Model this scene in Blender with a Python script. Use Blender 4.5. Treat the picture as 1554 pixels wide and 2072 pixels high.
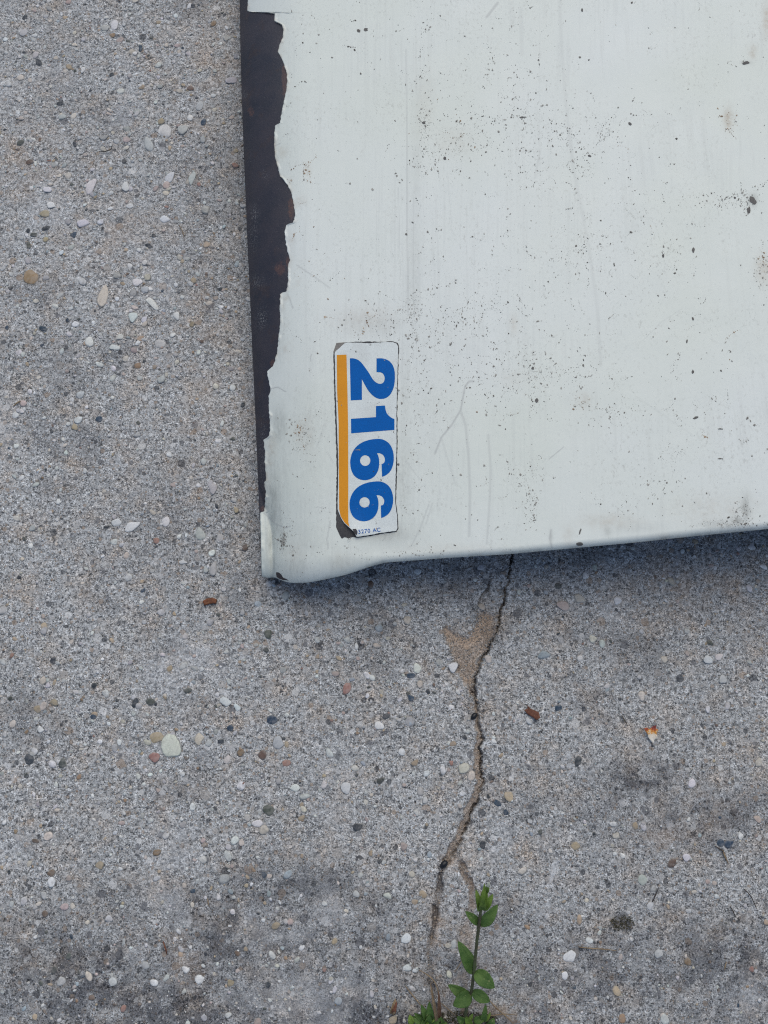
import bpy, bmesh, math, random
import numpy as np
from mathutils import Vector, Matrix, noise as mnoise

for _o in list(bpy.data.objects):
    bpy.data.objects.remove(_o)
scene = bpy.context.scene
COL = scene.collection
random.seed(11)
RNG = np.random.default_rng(11)

# ------------------------------------------------------------------ camera
W, H = 1554.0, 2072.0
FOV = math.radians(62.0)
TILT = math.radians(13.0)                  # off straight down, looking slightly forward
DIST = 0.62
CAM = np.array([0.0, -DIST * math.sin(TILT), DIST * math.cos(TILT)])
cam_d = bpy.data.cameras.new("camera")
cam = bpy.data.objects.new("camera", cam_d)
COL.objects.link(cam)
cam.location = CAM
cam.rotation_euler = (TILT, 0, 0)
cam_d.sensor_fit = 'VERTICAL'
cam_d.sensor_height = 36.0
cam_d.angle = FOV
cam_d.clip_start = 0.01
cam_d.clip_end = 200.0
cam_d.dof.use_dof = True
cam_d.dof.focus_distance = 0.585
cam_d.dof.aperture_fstop = 22.0
scene.camera = cam

# ------------------------------------------------------------------ light
SUN_EL, SUN_AZ = math.radians(58.0), math.radians(12.0)      # azimuth from +Y, negative = to the left
world = bpy.data.worlds.new("World")
scene.world = world
world.use_nodes = True
wn = world.node_tree
bg = wn.nodes["Background"]
sky = wn.nodes.new("ShaderNodeTexSky")
sky.sky_type = 'NISHITA'
sky.sun_disc = False
sky.sun_elevation = SUN_EL
sky.sun_rotation = SUN_AZ
sky.dust_density = 2.0
sky.air_density = 1.0
wn.links.new(sky.outputs[0], bg.inputs[0])
bg.inputs[1].default_value = 0.10
sun_d = bpy.data.lights.new("sun", 'SUN')
sun_d.energy = 1.25
sun_d.angle = math.radians(62.0)
sun_d.color = (1.0, 0.98, 0.86)
sun = bpy.data.objects.new("sun", sun_d)
COL.objects.link(sun)
sd = Vector((math.sin(SUN_AZ) * math.cos(SUN_EL), math.cos(SUN_AZ) * math.cos(SUN_EL), math.sin(SUN_EL)))
sun.rotation_euler = sd.to_track_quat('Z', 'Y').to_euler()
scene.view_settings.view_transform = 'Standard'
scene.view_settings.look = 'None'
scene.view_settings.exposure = 0.12
scene.view_settings.gamma = 1.0
scene.cycles.use_denoising = False
scene.cycles.filter_width = 1.15

# ------------------------------------------------------------------ helpers
TH = math.tan(FOV / 2)
CT, ST = math.cos(TILT), math.sin(TILT)

def at(px, py, z):
    """world point at height z seen at photo position px, py (arrays allowed)"""
    px = np.asarray(px, float); py = np.asarray(py, float); z = np.asarray(z, float)
    x = (px - W / 2) / (H / 2) * TH
    y = -(py - H / 2) / (H / 2) * TH
    dx, dy, dz = x, y * CT + ST, y * ST - CT
    t = (z - CAM[2]) / dz
    return np.stack([CAM[0] + dx * t, CAM[1] + dy * t, z + 0 * t], -1)

def topix(p):
    d = np.asarray(p, float) - CAM
    yc = d[..., 1] * CT + d[..., 2] * ST
    zc = -d[..., 1] * ST + d[..., 2] * CT
    return W / 2 + d[..., 0] / -zc / TH * H / 2, H / 2 - yc / -zc / TH * H / 2

def vnoise(x, y, scale, seed, octaves=4, gain=0.5):
    out = 0.0; amp = 1.0; tot = 0.0
    for o in range(octaves):
        r = np.random.default_rng(seed * 31 + o)
        n = 256
        g = r.random((n, n))
        fx = x * scale; fy = y * scale
        ix = np.floor(fx).astype(int); iy = np.floor(fy).astype(int)
        tx = fx - ix; ty = fy - iy
        tx = tx * tx * (3 - 2 * tx); ty = ty * ty * (3 - 2 * ty)
        a = g[ix % n, iy % n]; b = g[(ix + 1) % n, iy % n]
        c = g[ix % n, (iy + 1) % n]; d = g[(ix + 1) % n, (iy + 1) % n]
        out = out + amp * ((a * (1 - tx) + b * tx) * (1 - ty) + (c * (1 - tx) + d * tx) * ty)
        tot += amp; amp *= gain; scale *= 2.03
    return out / tot

def sstep(a, b, x):
    t = np.clip((x - a) / (b - a), 0, 1)
    return t * t * (3 - 2 * t)

def dist_poly(x, y, pts):
    """distance to a polyline and the signed side of it (for flat arrays)"""
    best = np.full(x.shape, 1e9); side = np.zeros(x.shape); par = np.zeros(x.shape)
    n = len(pts) - 1
    for i in range(n):
        ax, ay = pts[i]; bx, by = pts[i + 1]
        vx, vy = bx - ax, by - ay
        L = vx * vx + vy * vy + 1e-9
        t = np.clip(((x - ax) * vx + (y - ay) * vy) / L, 0, 1)
        ex = x - ax - t * vx; ey = y - ay - t * vy
        d = np.hypot(ex, ey)
        m = d < best
        best[m] = d[m]; side[m] = (vx * ey - vy * ex)[m]; par[m] = (i + t[m]) / n
    return best, np.sign(side), par

def in_poly(x, y, poly):
    ins = np.zeros(x.shape, bool)
    n = len(poly)
    for i in range(n):
        x1, y1 = poly[i]; x2, y2 = poly[(i + 1) % n]
        c = ((y1 > y) != (y2 > y)) & (x < (x2 - x1) * (y - y1) / (y2 - y1 + 1e-12) + x1)
        ins ^= c
    return ins

def link(name, me, mat=None, parent=None):
    o = bpy.data.objects.new(name, me)
    COL.objects.link(o)
    if mat is not None and me is not None:
        me.materials.append(mat)
    if parent is not None:
        o.parent = parent
    return o

def tag(o, label=None, cat=None, group=None, kind=None):
    if label: o["label"] = label
    if cat: o["category"] = cat
    if group: o["group"] = group
    if kind: o["kind"] = kind
    return o

def fast_mesh(name, verts, quads, smooth=True):
    me = bpy.data.meshes.new(name)
    verts = np.ascontiguousarray(verts, dtype=np.float32).reshape(-1, 3)
    quads = np.ascontiguousarray(quads, dtype=np.int32)
    k = quads.shape[1]
    me.vertices.add(len(verts)); me.vertices.foreach_set("co", verts.ravel())
    me.loops.add(quads.size); me.loops.foreach_set("vertex_index", quads.ravel())
    me.polygons.add(len(quads))
    me.polygons.foreach_set("loop_start", np.arange(0, quads.size, k, dtype=np.int32))
    me.polygons.foreach_set("loop_total", np.full(len(quads), k, dtype=np.int32))
    me.update(calc_edges=True)
    if smooth:
        me.polygons.foreach_set("use_smooth", np.ones(len(quads), bool))
    me.validate()
    return me

def grid_quads(nr, nc, flip=False):
    i = np.arange(nr * nc).reshape(nr, nc)
    q = np.stack([i[:-1, :-1], i[:-1, 1:], i[1:, 1:], i[1:, :-1]], -1).reshape(-1, 4)
    return q[:, ::-1] if flip else q

def set_attr(me, name, rgb):
    rgb = np.asarray(rgb, np.float32)
    a = me.attributes.new(name, 'FLOAT_COLOR', 'POINT')
    buf = np.ones((len(me.vertices), 4), np.float32)
    buf[:, :rgb.shape[1]] = rgb
    a.data.foreach_set("color", buf.ravel())

# ------------------------------------------------------------------ node helpers
class NT:
    def __init__(s, name):
        s.m = bpy.data.materials.new(name); s.m.use_nodes = True
        s.t = s.m.node_tree; s.b = s.t.nodes["Principled BSDF"]
        s.out = s.t.nodes["Material Output"]
    def n(s, t, **kw):
        nd = s.t.nodes.new(t)
        for k, v in kw.items():
            if k.startswith("i_"):
                key = k[2:]
                nd.inputs[int(key) if key.isdigit() else key.replace("_", " ")].default_value = v
            else: setattr(nd, k, v)
        return nd
    def l(s, a, b): s.t.links.new(a, b)
    def put(s, inp, v):
        if hasattr(v, "is_output"): s.l(v, inp)
        else: inp.default_value = v
    def math(s, op, a, b=None, c=None, clamp=False):
        nd = s.n("ShaderNodeMath", operation=op, use_clamp=clamp)
        s.put(nd.inputs[0], a)
        if b is not None: s.put(nd.inputs[1], b)
        if c is not None: s.put(nd.inputs[2], c)
        return nd.outputs[0]
    def mix(s, f, a, b, blend='MIX'):
        nd = s.n("ShaderNodeMix", data_type='RGBA', blend_type=blend)
        s.put(nd.inputs[0], f)
        for idx, v in ((6, a), (7, b)):
            if isinstance(v, tuple) and len(v) == 3: v = v + (1,)
            s.put(nd.inputs[idx], v)
        return nd.outputs[2]
    def noise(s, vec, scale, detail=3, rough=0.55, out=0, dist=0.0):
        nd = s.n("ShaderNodeTexNoise", i_Scale=scale, i_Detail=detail, i_Roughness=rough, i_Distortion=dist)
        s.l(vec, nd.inputs["Vector"]); return nd.outputs[out]
    def ramp(s, f, stops, interp='LINEAR'):
        nd = s.n("ShaderNodeValToRGB"); cr = nd.color_ramp; cr.interpolation = interp
        while len(cr.elements) < len(stops): cr.elements.new(0.5)
        for e, (p, c) in zip(cr.elements, stops):
            e.position = p
            if not isinstance(c, tuple): c = (c, c, c)
            e.color = tuple(c)[:3] + (1,)
        s.l(f, nd.inputs[0]); return nd.outputs[0]
    def vor(s, vec, scale, feature='F1', rnd=1.0):
        nd = s.n("ShaderNodeTexVoronoi", feature=feature, i_Scale=scale, i_Randomness=rnd)
        s.l(vec, nd.inputs["Vector"]); return nd
    def obj(s): return s.n("ShaderNodeTexCoord").outputs["Object"]
    def mapv(s, vec, sc):
        nd = s.n("ShaderNodeMapping"); nd.inputs["Scale"].default_value = sc
        s.l(vec, nd.inputs[0]); return nd.outputs[0]
    def attr(s, name):
        nd = s.n("ShaderNodeAttribute", attribute_name=name); return nd
    def sep(s, c):
        nd = s.n("ShaderNodeSeparateColor"); s.l(c, nd.inputs[0]); return nd.outputs
    def bump(s, h, strength, dist, prev=None):
        nd = s.n("ShaderNodeBump", i_Strength=strength, i_Distance=dist)
        s.l(h, nd.inputs["Height"])
        if prev is not None: s.l(prev, nd.inputs["Normal"])
        return nd.outputs[0]
    def done(s, col, rough=0.6, normal=None, spec=None, metal=None):
        if isinstance(col, tuple): col = col + (1,) if len(col) == 3 else col
        s.put(s.b.inputs["Base Color"], col); s.put(s.b.inputs["Roughness"], rough)
        if normal is not None: s.l(normal, s.b.inputs["Normal"])
        if spec is not None: s.put(s.b.inputs["Specular IOR Level"], spec)
        if metal is not None: s.put(s.b.inputs["Metallic"], metal)
        return s.m

# ------------------------------------------------------------------ materials
def concrete_material():
    t = NT("weathered concrete"); v = t.obj()
    warp = t.n("ShaderNodeVectorMath", operation='MULTIPLY_ADD')
    t.l(t.noise(v, 700, 2, 0.5, out=1), warp.inputs[0]); warp.inputs[1].default_value = (0.0011,) * 3
    t.l(v, warp.inputs[2]); vw = warp.outputs[0]
    big = t.noise(v, 9, 4, 0.6); mid = t.noise(v, 45, 4, 0.6)
    col = t.mix(t.ramp(big, [(0.35, 0.0), (0.65, 1.0)]), (0.375, 0.379, 0.377), (0.475, 0.481, 0.479))
    col = t.mix(t.math('MULTIPLY', t.ramp(mid, [(0.47, 0.0), (0.70, 1.0)]), 0.62), col, (0.48, 0.375, 0.28))
    # sand grain
    g1 = t.noise(v, 1100, 3, 0.65)
    col = t.mix(1.0, col, t.ramp(g1, [(0.35, 0.16), (0.5, 0.95), (0.65, 1.85)]), 'MULTIPLY')
    film = t.ramp(t.noise(v, 70, 4, 0.65), [(0.42, 0.0), (0.62, 1.0)])          # smooth cement film over the sand
    cem = t.mix(1.0, (0.435, 0.44, 0.438), t.ramp(t.noise(v, 800, 4, 0.7), [(0.3, 0.75), (0.7, 1.2)]), 'MULTIPLY')
    col = t.mix(t.math('MULTIPLY', film, 0.5), col, cem)
    g2 = t.noise(v, 330, 3, 0.6)
    col = t.mix(1.0, col, t.ramp(g2, [(0.34, 0.48), (0.5, 1.0), (0.66, 1.42)]), 'MULTIPLY')
    height = t.math('ADD', t.math('MULTIPLY', g1, 0.5), t.math('MULTIPLY', g2, 0.7))
    stops = [(0.0, (0.06, 0.065, 0.075)), (0.10, (0.17, 0.17, 0.18)), (0.24, (0.38, 0.30, 0.235)), (0.36, (0.43, 0.40, 0.37)),
             (0.58, (0.48, 0.47, 0.46)), (0.76, (0.60, 0.59, 0.57)), (0.90, (0.74, 0.73, 0.71))]
    for sc, thr, rad in ((760, 0.42, 0.42), (400, 0.50, 0.40), (240, 0.70, 0.38), (135, 0.80, 0.36)):
        vo = t.vor(vw, sc); c = t.sep(vo.outputs["Color"])
        pick = t.math('GREATER_THAN', c[0], thr)
        edge = t.ramp(t.math('SUBTRACT', t.math('MULTIPLY', c[2], 0.22), vo.outputs["Distance"]),
                      [(0.0, 0.0), (1.0, 1.0)])
        inside = t.math('GREATER_THAN', t.math('ADD', t.math('MULTIPLY', c[2], 0.2), rad - 0.12), vo.outputs["Distance"])
        f = t.math('MULTIPLY', t.math('MULTIPLY', pick, inside), 0.72)
        chip = t.ramp(c[1], stops, 'CONSTANT')
        col = t.mix(f, col, chip)
        height = t.math('ADD', height, t.math('MULTIPLY', f, 0.35))
    pit = t.ramp(t.noise(v, 520, 2, 0.5), [(0.62, 0.0), (0.70, 1.0)])
    col = t.mix(t.math('MULTIPLY', pit, 0.75), col, (0.05, 0.048, 0.05))
    height = t.math('SUBTRACT', height, t.math('MULTIPLY', pit, 0.5))
    m = t.sep(t.attr("marks").outputs["Color"])
    sand = t.mix(1.0, (0.50, 0.375, 0.275), t.ramp(g1, [(0.3, 0.55), (0.5, 1.0), (0.7, 1.5)]), 'MULTIPLY')
    col = t.mix(m[0], col, sand)
    stain = t.mix(1.0, col, (0.33, 0.335, 0.36), 'MULTIPLY')
    sf = t.math('ADD', t.math('MULTIPLY', m[1], 1.55), t.math('MULTIPLY', t.math('SUBTRACT', g2, 0.5), t.math('MULTIPLY', m[1], 3.2)))
    sf = t.math('SUBTRACT', sf, t.math('MULTIPLY', t.math('MULTIPLY', film, m[1]), 0.25), clamp=True)
    col = t.mix(sf, col, stain)
    col = t.mix(t.math('MULTIPLY', m[2], 0.6), col, (0.72, 0.73, 0.74))
    n = t.bump(height, 0.9, 0.0009)
    return t.done(col, 0.9, n, 0.25)

def stone_material():
    t = NT("aggregate stone"); v = t.obj()
    c = t.attr("tint").outputs["Color"]
    g = t.noise(v, 420, 4, 0.65)
    col = t.mix(1.0, c, t.ramp(g, [(0.3, 0.68), (0.55, 1.0), (0.75, 1.12)]), 'MULTIPLY')
    dust = t.ramp(t.noise(v, 330, 5, 0.7), [(0.44, 0.0), (0.62, 1.0)])
    col = t.mix(t.math('MULTIPLY', dust, 0.34), col, (0.36, 0.34, 0.32))
    nz = t.n("ShaderNodeSeparateXYZ"); t.l(t.n("ShaderNodeNewGeometry").outputs["Normal"], nz.inputs[0])
    rim = t.ramp(t.math('ADD', nz.outputs[2], t.math('MULTIPLY', t.math('SUBTRACT', g, 0.5), 0.7)), [(0.45, 1.0), (0.80, 0.0)])
    col = t.mix(t.math('MULTIPLY', rim, 0.7), col, (0.34, 0.335, 0.32))         # cement still clinging round the rim
    return t.done(col, 0.75, t.bump(g, 0.5, 0.0006), 0.3)

def paint_material():
    t = NT("aged cream paint"); v = t.obj()
    col = t.mix(t.ramp(t.noise(v, 7, 3), [(0.35, 0.0), (0.65, 1.0)]), (0.70, 0.735, 0.665), (0.735, 0.765, 0.725))
    # vertical grime streaks that follow the sheet
    vs = t.mapv(v, (260, 9, 9)); st = t.ramp(t.noise(vs, 1, 4, 0.6), [(0.52, 0.0), (0.75, 1.0)])
    patch = t.ramp(t.noise(v, 14, 3, 0.6), [(0.45, 0.0), (0.7, 1.0)])
    col = t.mix(t.math('MULTIPLY', t.math('MULTIPLY', st, patch), 0.22), col, (0.36, 0.36, 0.33))
    fine = t.ramp(t.noise(t.mapv(v, (520, 330, 400)), 1, 5, 0.75), [(0.54, 0.0), (0.72, 1.0)])
    fp = t.math('ADD', 0.10, t.math('MULTIPLY', t.ramp(t.noise(v, 22, 3, 0.6), [(0.42, 0.0), (0.66, 1.0)]), 0.5))
    col = t.mix(t.math('MULTIPLY', fine, fp), col, (0.30, 0.29, 0.26))
    m = t.sep(t.attr("marks").outputs["Color"])
    br = t.ramp(t.noise(v, 240, 4, 0.7), [(0.35, 0.25), (0.65, 1.0)])
    col = t.mix(t.math('MULTIPLY', m[0], br), col, (0.36, 0.25, 0.15))          # brown stains
    gr = t.ramp(t.noise(t.mapv(v, (500, 130, 200)), 1, 4, 0.7), [(0.3, 0.2), (0.7, 1.0)])
    col = t.mix(t.math('MULTIPLY', m[1], gr), col, (0.16, 0.165, 0.15))          # grey-green grime and the darker groove line
    col = t.mix(m[2], col, (0.40, 0.41, 0.40))                                  # scratches
    n = t.bump(t.noise(v, 60, 3), 0.12, 0.002)
    n = t.bump(t.noise(v, 900, 2), 0.05, 0.0005, n)
    rough = t.math('ADD', 0.34, t.math('MULTIPLY', t.noise(v, 40, 3), 0.18))
    return t.done(col, rough, n, 0.5)

def metal_material():
    t = NT("bare rusted steel"); v = t.obj()
    col = t.mix(t.ramp(t.noise(v, 38, 4, 0.65), [(0.35, 0.0), (0.68, 1.0)]), (0.017, 0.018, 0.030), (0.038, 0.032, 0.042))
    r = t.ramp(t.noise(v, 60, 5, 0.7), [(0.56, 0.0), (0.74, 1.0)])
    col = t.mix(t.math('MULTIPLY', r, 0.7), col, (0.050, 0.027, 0.021))
    m = t.sep(t.attr("marks").outputs["Color"])
    rf = t.ramp(t.math('ADD', m[0], t.math('MULTIPLY', t.math('SUBTRACT', t.noise(v, 260, 5, 0.7), 0.5), 1.1)), [(0.42, 0.0), (0.62, 1.0)])
    col = t.mix(t.math('MULTIPLY', rf, 0.8), col, (0.078, 0.042, 0.040))
    col = t.mix(t.math('MULTIPLY', rf, t.ramp(t.noise(v, 700, 3, 0.7), [(0.56, 0.0), (0.66, 0.8)])), col, (0.16, 0.075, 0.045))
    sp = t.ramp(t.noise(v, 1300, 2, 0.6), [(0.66, 0.0), (0.76, 1.0)])
    col = t.mix(t.math('MULTIPLY', sp, 0.6), col, (0.22, 0.20, 0.19))
    col = t.mix(t.math('MULTIPLY', m[1], t.ramp(t.noise(t.mapv(v, (1500, 800, 800)), 1, 3, 0.7), [(0.55, 0.0), (0.62, 1.0)])), col, (0.34, 0.34, 0.34))
    n = t.bump(t.noise(v, 500, 4, 0.7), 0.35, 0.0006)
    return t.done(col, t.math('ADD', 0.34, t.math('MULTIPLY', t.noise(v, 90, 3), 0.3)), n, 0.5)

def worn(name, base, dark=(0.2, 0.2, 0.18), rough=0.4, amt=0.3, grain=0.9, spec=0.4):
    t = NT(name); v = t.obj()
    col = t.mix(t.ramp(t.noise(v, 55, 4, 0.65), [(0.45, 0.0), (0.75, amt)]), base, dark)
    sp = t.ramp(t.noise(v, 800, 2, 0.6), [(0.66, 0.0), (0.74, 1.0)])
    col = t.mix(t.math('MULTIPLY', sp, amt * 0.9), col, dark)
    g = t.ramp(t.noise(v, 1500, 2), [(0.3, grain), (0.7, 2 - grain)])
    col = t.mix(1.0, col, g, 'MULTIPLY')
    return t.done(col, rough, t.bump(t.noise(v, 300, 3), 0.1, 0.0004), spec)

def leaf_material(name, a, b, scale=120):
    t = NT(name); v = t.obj()
    col = t.mix(t.ramp(t.noise(v, scale, 4, 0.65), [(0.35, 0.0), (0.65, 1.0)]), a, b)
    fl = t.ramp(t.noise(v, 900, 2, 0.6), [(0.64, 0.0), (0.70, 1.0)])
    col = t.mix(t.math('MULTIPLY', fl, 0.55), col, (0.42, 0.40, 0.20))           # pollen and dust flecks
    n = t.bump(t.noise(v, 500, 3), 0.45, 0.0008)
    m = t.done(col, 0.6, n, 0.3)
    tr = t.n("ShaderNodeBsdfTranslucent"); t.l(col, tr.inputs[0])
    mx = t.n("ShaderNodeMixShader"); mx.inputs[0].default_value = 0.25
    t.l(t.b.outputs[0], mx.inputs[1]); t.l(tr.outputs[0], mx.inputs[2])
    t.l(mx.outputs[0], t.out.inputs[0])
    return m

M = dict(
    concrete=concrete_material(), stone=stone_material(), paint=paint_material(), metal=metal_material(),
    white=worn("decal white vinyl", (0.67, 0.71, 0.69), (0.33, 0.32, 0.29), 0.35, 0.28),
    blue=worn("decal blue ink", (0.0, 0.110, 0.41), (0.005, 0.095, 0.31), 0.45, 0.2, 0.85, 0.08),
    orange=worn("decal orange ink", (0.74, 0.30, 0.022), (0.44, 0.18, 0.02), 0.45, 0.22, 0.92, 0.1),
    backing=worn("decal dark residue", (0.035, 0.035, 0.04), (0.12, 0.11, 0.10), 0.7, 0.5, 0.7),
    glue=worn("old grey glue", (0.22, 0.205, 0.185), (0.12, 0.11, 0.10), 0.7, 0.5, 0.8),
    dirt=worn("dirt speck", (0.15, 0.14, 0.13), (0.05, 0.05, 0.05), 0.8, 0.5, 0.7),
    rustspeck=worn("rust speck", (0.25, 0.13, 0.07), (0.11, 0.06, 0.035), 0.8, 0.5, 0.7),
    leaf=leaf_material("weed leaf", (0.060, 0.130, 0.030), (0.125, 0.215, 0.055)),
    upper=leaf_material("upper leaf", (0.085, 0.165, 0.035), (0.12, 0.21, 0.055)),
    young=leaf_material("young leaf", (0.12, 0.22, 0.035), (0.20, 0.30, 0.06)),
    stem=leaf_material("weed stem", (0.15, 0.19, 0.08), (0.11, 0.09, 0.06), 60),
    petal=leaf_material("white petal", (0.7, 0.7, 0.66), (0.6, 0.62, 0.5)),
    straw=leaf_material("dry straw", (0.40, 0.30, 0.19), (0.27, 0.19, 0.115), 200),
    dryleaf=leaf_material("dry brown leaf", (0.25, 0.105, 0.065), (0.15, 0.062, 0.04), 260),
    woodchip=leaf_material("brown wood chip", (0.30, 0.115, 0.055), (0.12, 0.05, 0.03), 300),
    stalk=leaf_material("dry brown stalk", (0.25, 0.15, 0.10), (0.16, 0.095, 0.065), 300),
    twig=leaf_material("grey brown twig", (0.11, 0.085, 0.07), (0.05, 0.042, 0.04), 300),
    seed=worn("black seed", (0.012, 0.013, 0.016), (0.03, 0.03, 0.03), 0.35, 0.3),
    moss=leaf_material("dark moss", (0.085, 0.085, 0.05), (0.15, 0.13, 0.08), 400),
)

def fleck_material(name, dark, light):
    t = NT(name); f = t.sep(t.attr("fade").outputs["Color"])[0]
    col = t.mix(f, dark, light)
    col = t.mix(1.0, col, t.ramp(t.noise(t.obj(), 1500, 2), [(0.3, 0.75), (0.7, 1.25)]), 'MULTIPLY')
    return t.done(col, 0.8, None, 0.2)
M["fleck"] = fleck_material("dirt flecks", (0.09, 0.08, 0.072), (0.42, 0.40, 0.36))
M["rustspeck"] = fleck_material("rust flecks", (0.16, 0.085, 0.05), (0.48, 0.36, 0.25))
# ------------------------------------------------------------------ the concrete
CRACK = [(1040, 1060), (1037, 1115), (1031, 1165), (1024, 1195), (1012, 1232), (1006, 1262), (998, 1292), (985, 1320), (968, 1350), (960, 1375),
         (957, 1398), (962, 1418), (962, 1436), (966, 1462), (969, 1500), (965, 1530), (969, 1562), (971, 1582), (961, 1612),
         (946, 1645), (936, 1675), (926, 1700), (913, 1724), (904, 1742)]
BR_L = [(904, 1742), (897, 1756), (892, 1775), (888, 1800), (884, 1832), (881, 1868), (872, 1900), (866, 1935), (874, 1985), (880, 2060), (876, 2140)]
BR_R = [(913, 1726), (931, 1748), (942, 1770), (955, 1792), (960, 1826), (944, 1870), (938, 1900), (946, 1960), (938, 2050), (940, 2140)]
BR_U = [(998, 1172), (986, 1190), (975, 1206), (969, 1224), (964, 1240), (962, 1268)]
SAND = [(967, 1231), (985, 1233), (1006, 1240), (1003, 1275), (990, 1312), (970, 1342), (962, 1372), (959, 1412), (950, 1404), (936, 1376),
        (924, 1362), (920, 1345), (905, 1312), (893, 1280), (898, 1258), (912, 1266), (926, 1276), (932, 1284), (944, 1284), (955, 1270), (963, 1262)]

def axis(lo, hi, step, far):
    mid = np.arange(lo, hi + step * 0.5, step)
    ext = [];  s = step; p = 0.0
    while p < far:
        s *= 1.22; p += s; ext.append(p)
    ext = np.array(ext)
    return np.concatenate([(lo - ext)[::-1], mid, hi + ext])

def ground_height_and_marks(X, Y):
    px, py = topix(np.stack([X, Y, 0 * X], -1))
    near = (px > -400) & (px < 2000) & (py > -400) & (py < 2500) & (np.hypot(X, Y) < 1.2)
    z = (vnoise(X, Y, 14, 3, 3) - 0.5) * 0.0016 + (vnoise(X, Y, 150, 4, 3, 0.6) - 0.5) * 0.0012
    z *= np.clip(1.2 - np.hypot(X, Y) / 4, 0, 1)
    sand = np.zeros(X.shape); stain = np.zeros(X.shape); white = np.zeros(X.shape)
    x = px[near]; y = py[near]; zz = z[near]
    wob = (vnoise(x, y, 1 / 14, 21, 3) - 0.5) * 14
    wob2 = (vnoise(x, y, 1 / 14, 22, 3) - 0.5) * 14
    s = np.zeros(x.shape); g = np.zeros(x.shape); w = np.zeros(x.shape)
    xs = x + wob * 0.9 + (vnoise(x, y, 1 / 3.5, 23, 2) - 0.5) * 5
    ys = y + wob2 * 0.9 + (vnoise(x, y, 1 / 3.5, 24, 2) - 0.5) * 5
    # sand-filled spall
    ins = in_poly(xs, ys, SAND)
    dsp, _, _ = dist_poly(xs, ys, SAND + [SAND[0]])
    f = np.where(ins, sstep(0, 9, dsp + 6 * (vnoise(x, y, 1 / 5, 27, 2) - 0.5)), 0)
    zz -= f * 0.0020
    s = np.maximum(s, f * (0.62 + 0.33 * sstep(0.3, 0.6, vnoise(x, y, 1 / 30, 29, 3))))
    # main crack: a shallow dirt-filled groove with a dark slit along its right side
    d, side, par = dist_poly(xs, ys, CRACK)
    wid = np.interp(par, [0, 0.2, 0.42, 0.56, 0.62, 0.75, 0.95, 1], [1.4, 2.4, 3.6, 3.5, 7.5, 8.0, 9.5, 8])
    groove = 1 - sstep(wid * 0.55, wid * 1.15, d)
    zz -= groove * 0.0022
    s = np.maximum(s, groove * np.interp(par, [0, .3, .5, .6, 1], [0.15, 0.5, 0.7, 0.6, 0.62]))
    g = np.maximum(g, groove * 0.25)
    slit_d, _, _ = dist_poly(xs - wid * 0.85, ys, CRACK)
    slit = 1 - sstep(0.8, np.interp(par, [0, .18, .3, .6, 1], [1.7, 1.9, 2.8, 2.6, 2.8]), slit_d)
    slit *= (0.55 + 0.45 * sstep(0.35, 0.55, vnoise(x, y, 1 / 40, 33, 2)))
    zz -= slit * 0.0045
    g = np.maximum(g, slit * 0.9)
    for pts, wd, dep, dirt, dark in ((BR_L, 6.0, 0.0035, 0.3, 0.95), (BR_R, 7.0, 0.0022, 0.7, 0.5), (BR_U, 2.4, 0.003, 0.1, 0.8)):
        d, side, par = dist_poly(xs, ys, pts)
        k = (1 - sstep(wd * 0.4, wd * 1.3, d)) * (0.45 + 0.55 * sstep(0.35, 0.6, vnoise(x, y, 1 / 35, 35, 2)))
        zz -= k * dep
        s = np.maximum(s, k * dirt); g = np.maximum(g, k * dark)
    # soil spread round the lower branches, brownish patches elsewhere
    for cx, cy, rx, ry, a in ((915, 1735, 20, 22, 0.8), (880, 1880, 26, 50, 0.6), (945, 1900, 22, 60, 0.4), (915, 1960, 70, 50, 0.45),
                              (985, 2050, 110, 40, 0.45), (1340, 1690, 60, 50, 0.3), (1440, 1630, 80, 60, 0.25), (1370, 1180, 150, 60, 0.28),
                              (380, 1930, 45, 60, 0.35), (430, 140, 60, 120, 0.25), (230, 480, 90, 60, 0.28), (60, 330, 80, 70, 0.25), (430, 760, 70, 200, 0.2)):
        k = np.exp(-(((x - cx) / rx) ** 2 + ((y - cy) / ry) ** 2)) * sstep(0.38, 0.6, vnoise(x, y, 1 / 22, 41, 4, 0.6))
        s = np.maximum(s, a * k)
    # dark weathering stains, and soft darker patches beside the panel's left edge
    lo = vnoise(x, y, 1 / 120, 51, 5, 0.65); stn = vnoise(x, y, 1 / 26, 52, 5, 0.75)
    for cx, cy, rx, ry, a in ((430, 2010, 620, 170, 0.62), (480, 1860, 420, 90, 0.36), (1300, 2000, 420, 170, 0.42), (1360, 1640, 260, 110, 0.36), (700, 2090, 900, 90, 0.45), (590, 1800, 150, 60, 0.5), (420, 1905, 50, 30, 0.6), (700, 1900, 160, 110, 0.5), (300, 2010, 320, 110, 0.4), (760, 1840, 80, 60, 0.35),
                              (700, 2050, 280, 60, 0.7), (1260, 1866, 22, 20, 0.75), (1290, 1590, 110, 50, 0.55), (1490, 1640, 130, 80, 0.35),
                              (1450, 1960, 250, 150, 0.42), (930, 1980, 130, 90, 0.55), (1150, 2050, 120, 40, 0.45), (1075, 1640, 22, 26, 0.6),
                              (430, 420, 80, 240, 0.25), (380, 1060, 120, 120, 0.2), (1180, 1950, 200, 60, 0.3), (60, 1950, 160, 120, 0.4), (1000, 1850, 60, 60, 0.45)):
        k = np.exp(-(((x - cx) / rx) ** 2 + ((y - cy) / ry) ** 2))
        g = np.maximum(g, np.minimum(1.5 * a * k * (0.55 + 0.45 * sstep(0.36, 0.60, lo)) * (0.35 + 0.65 * sstep(0.36, 0.60, stn)), 0.95))
    g = np.maximum(g, 0.28 * sstep(0.55, 0.8, lo))
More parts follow.
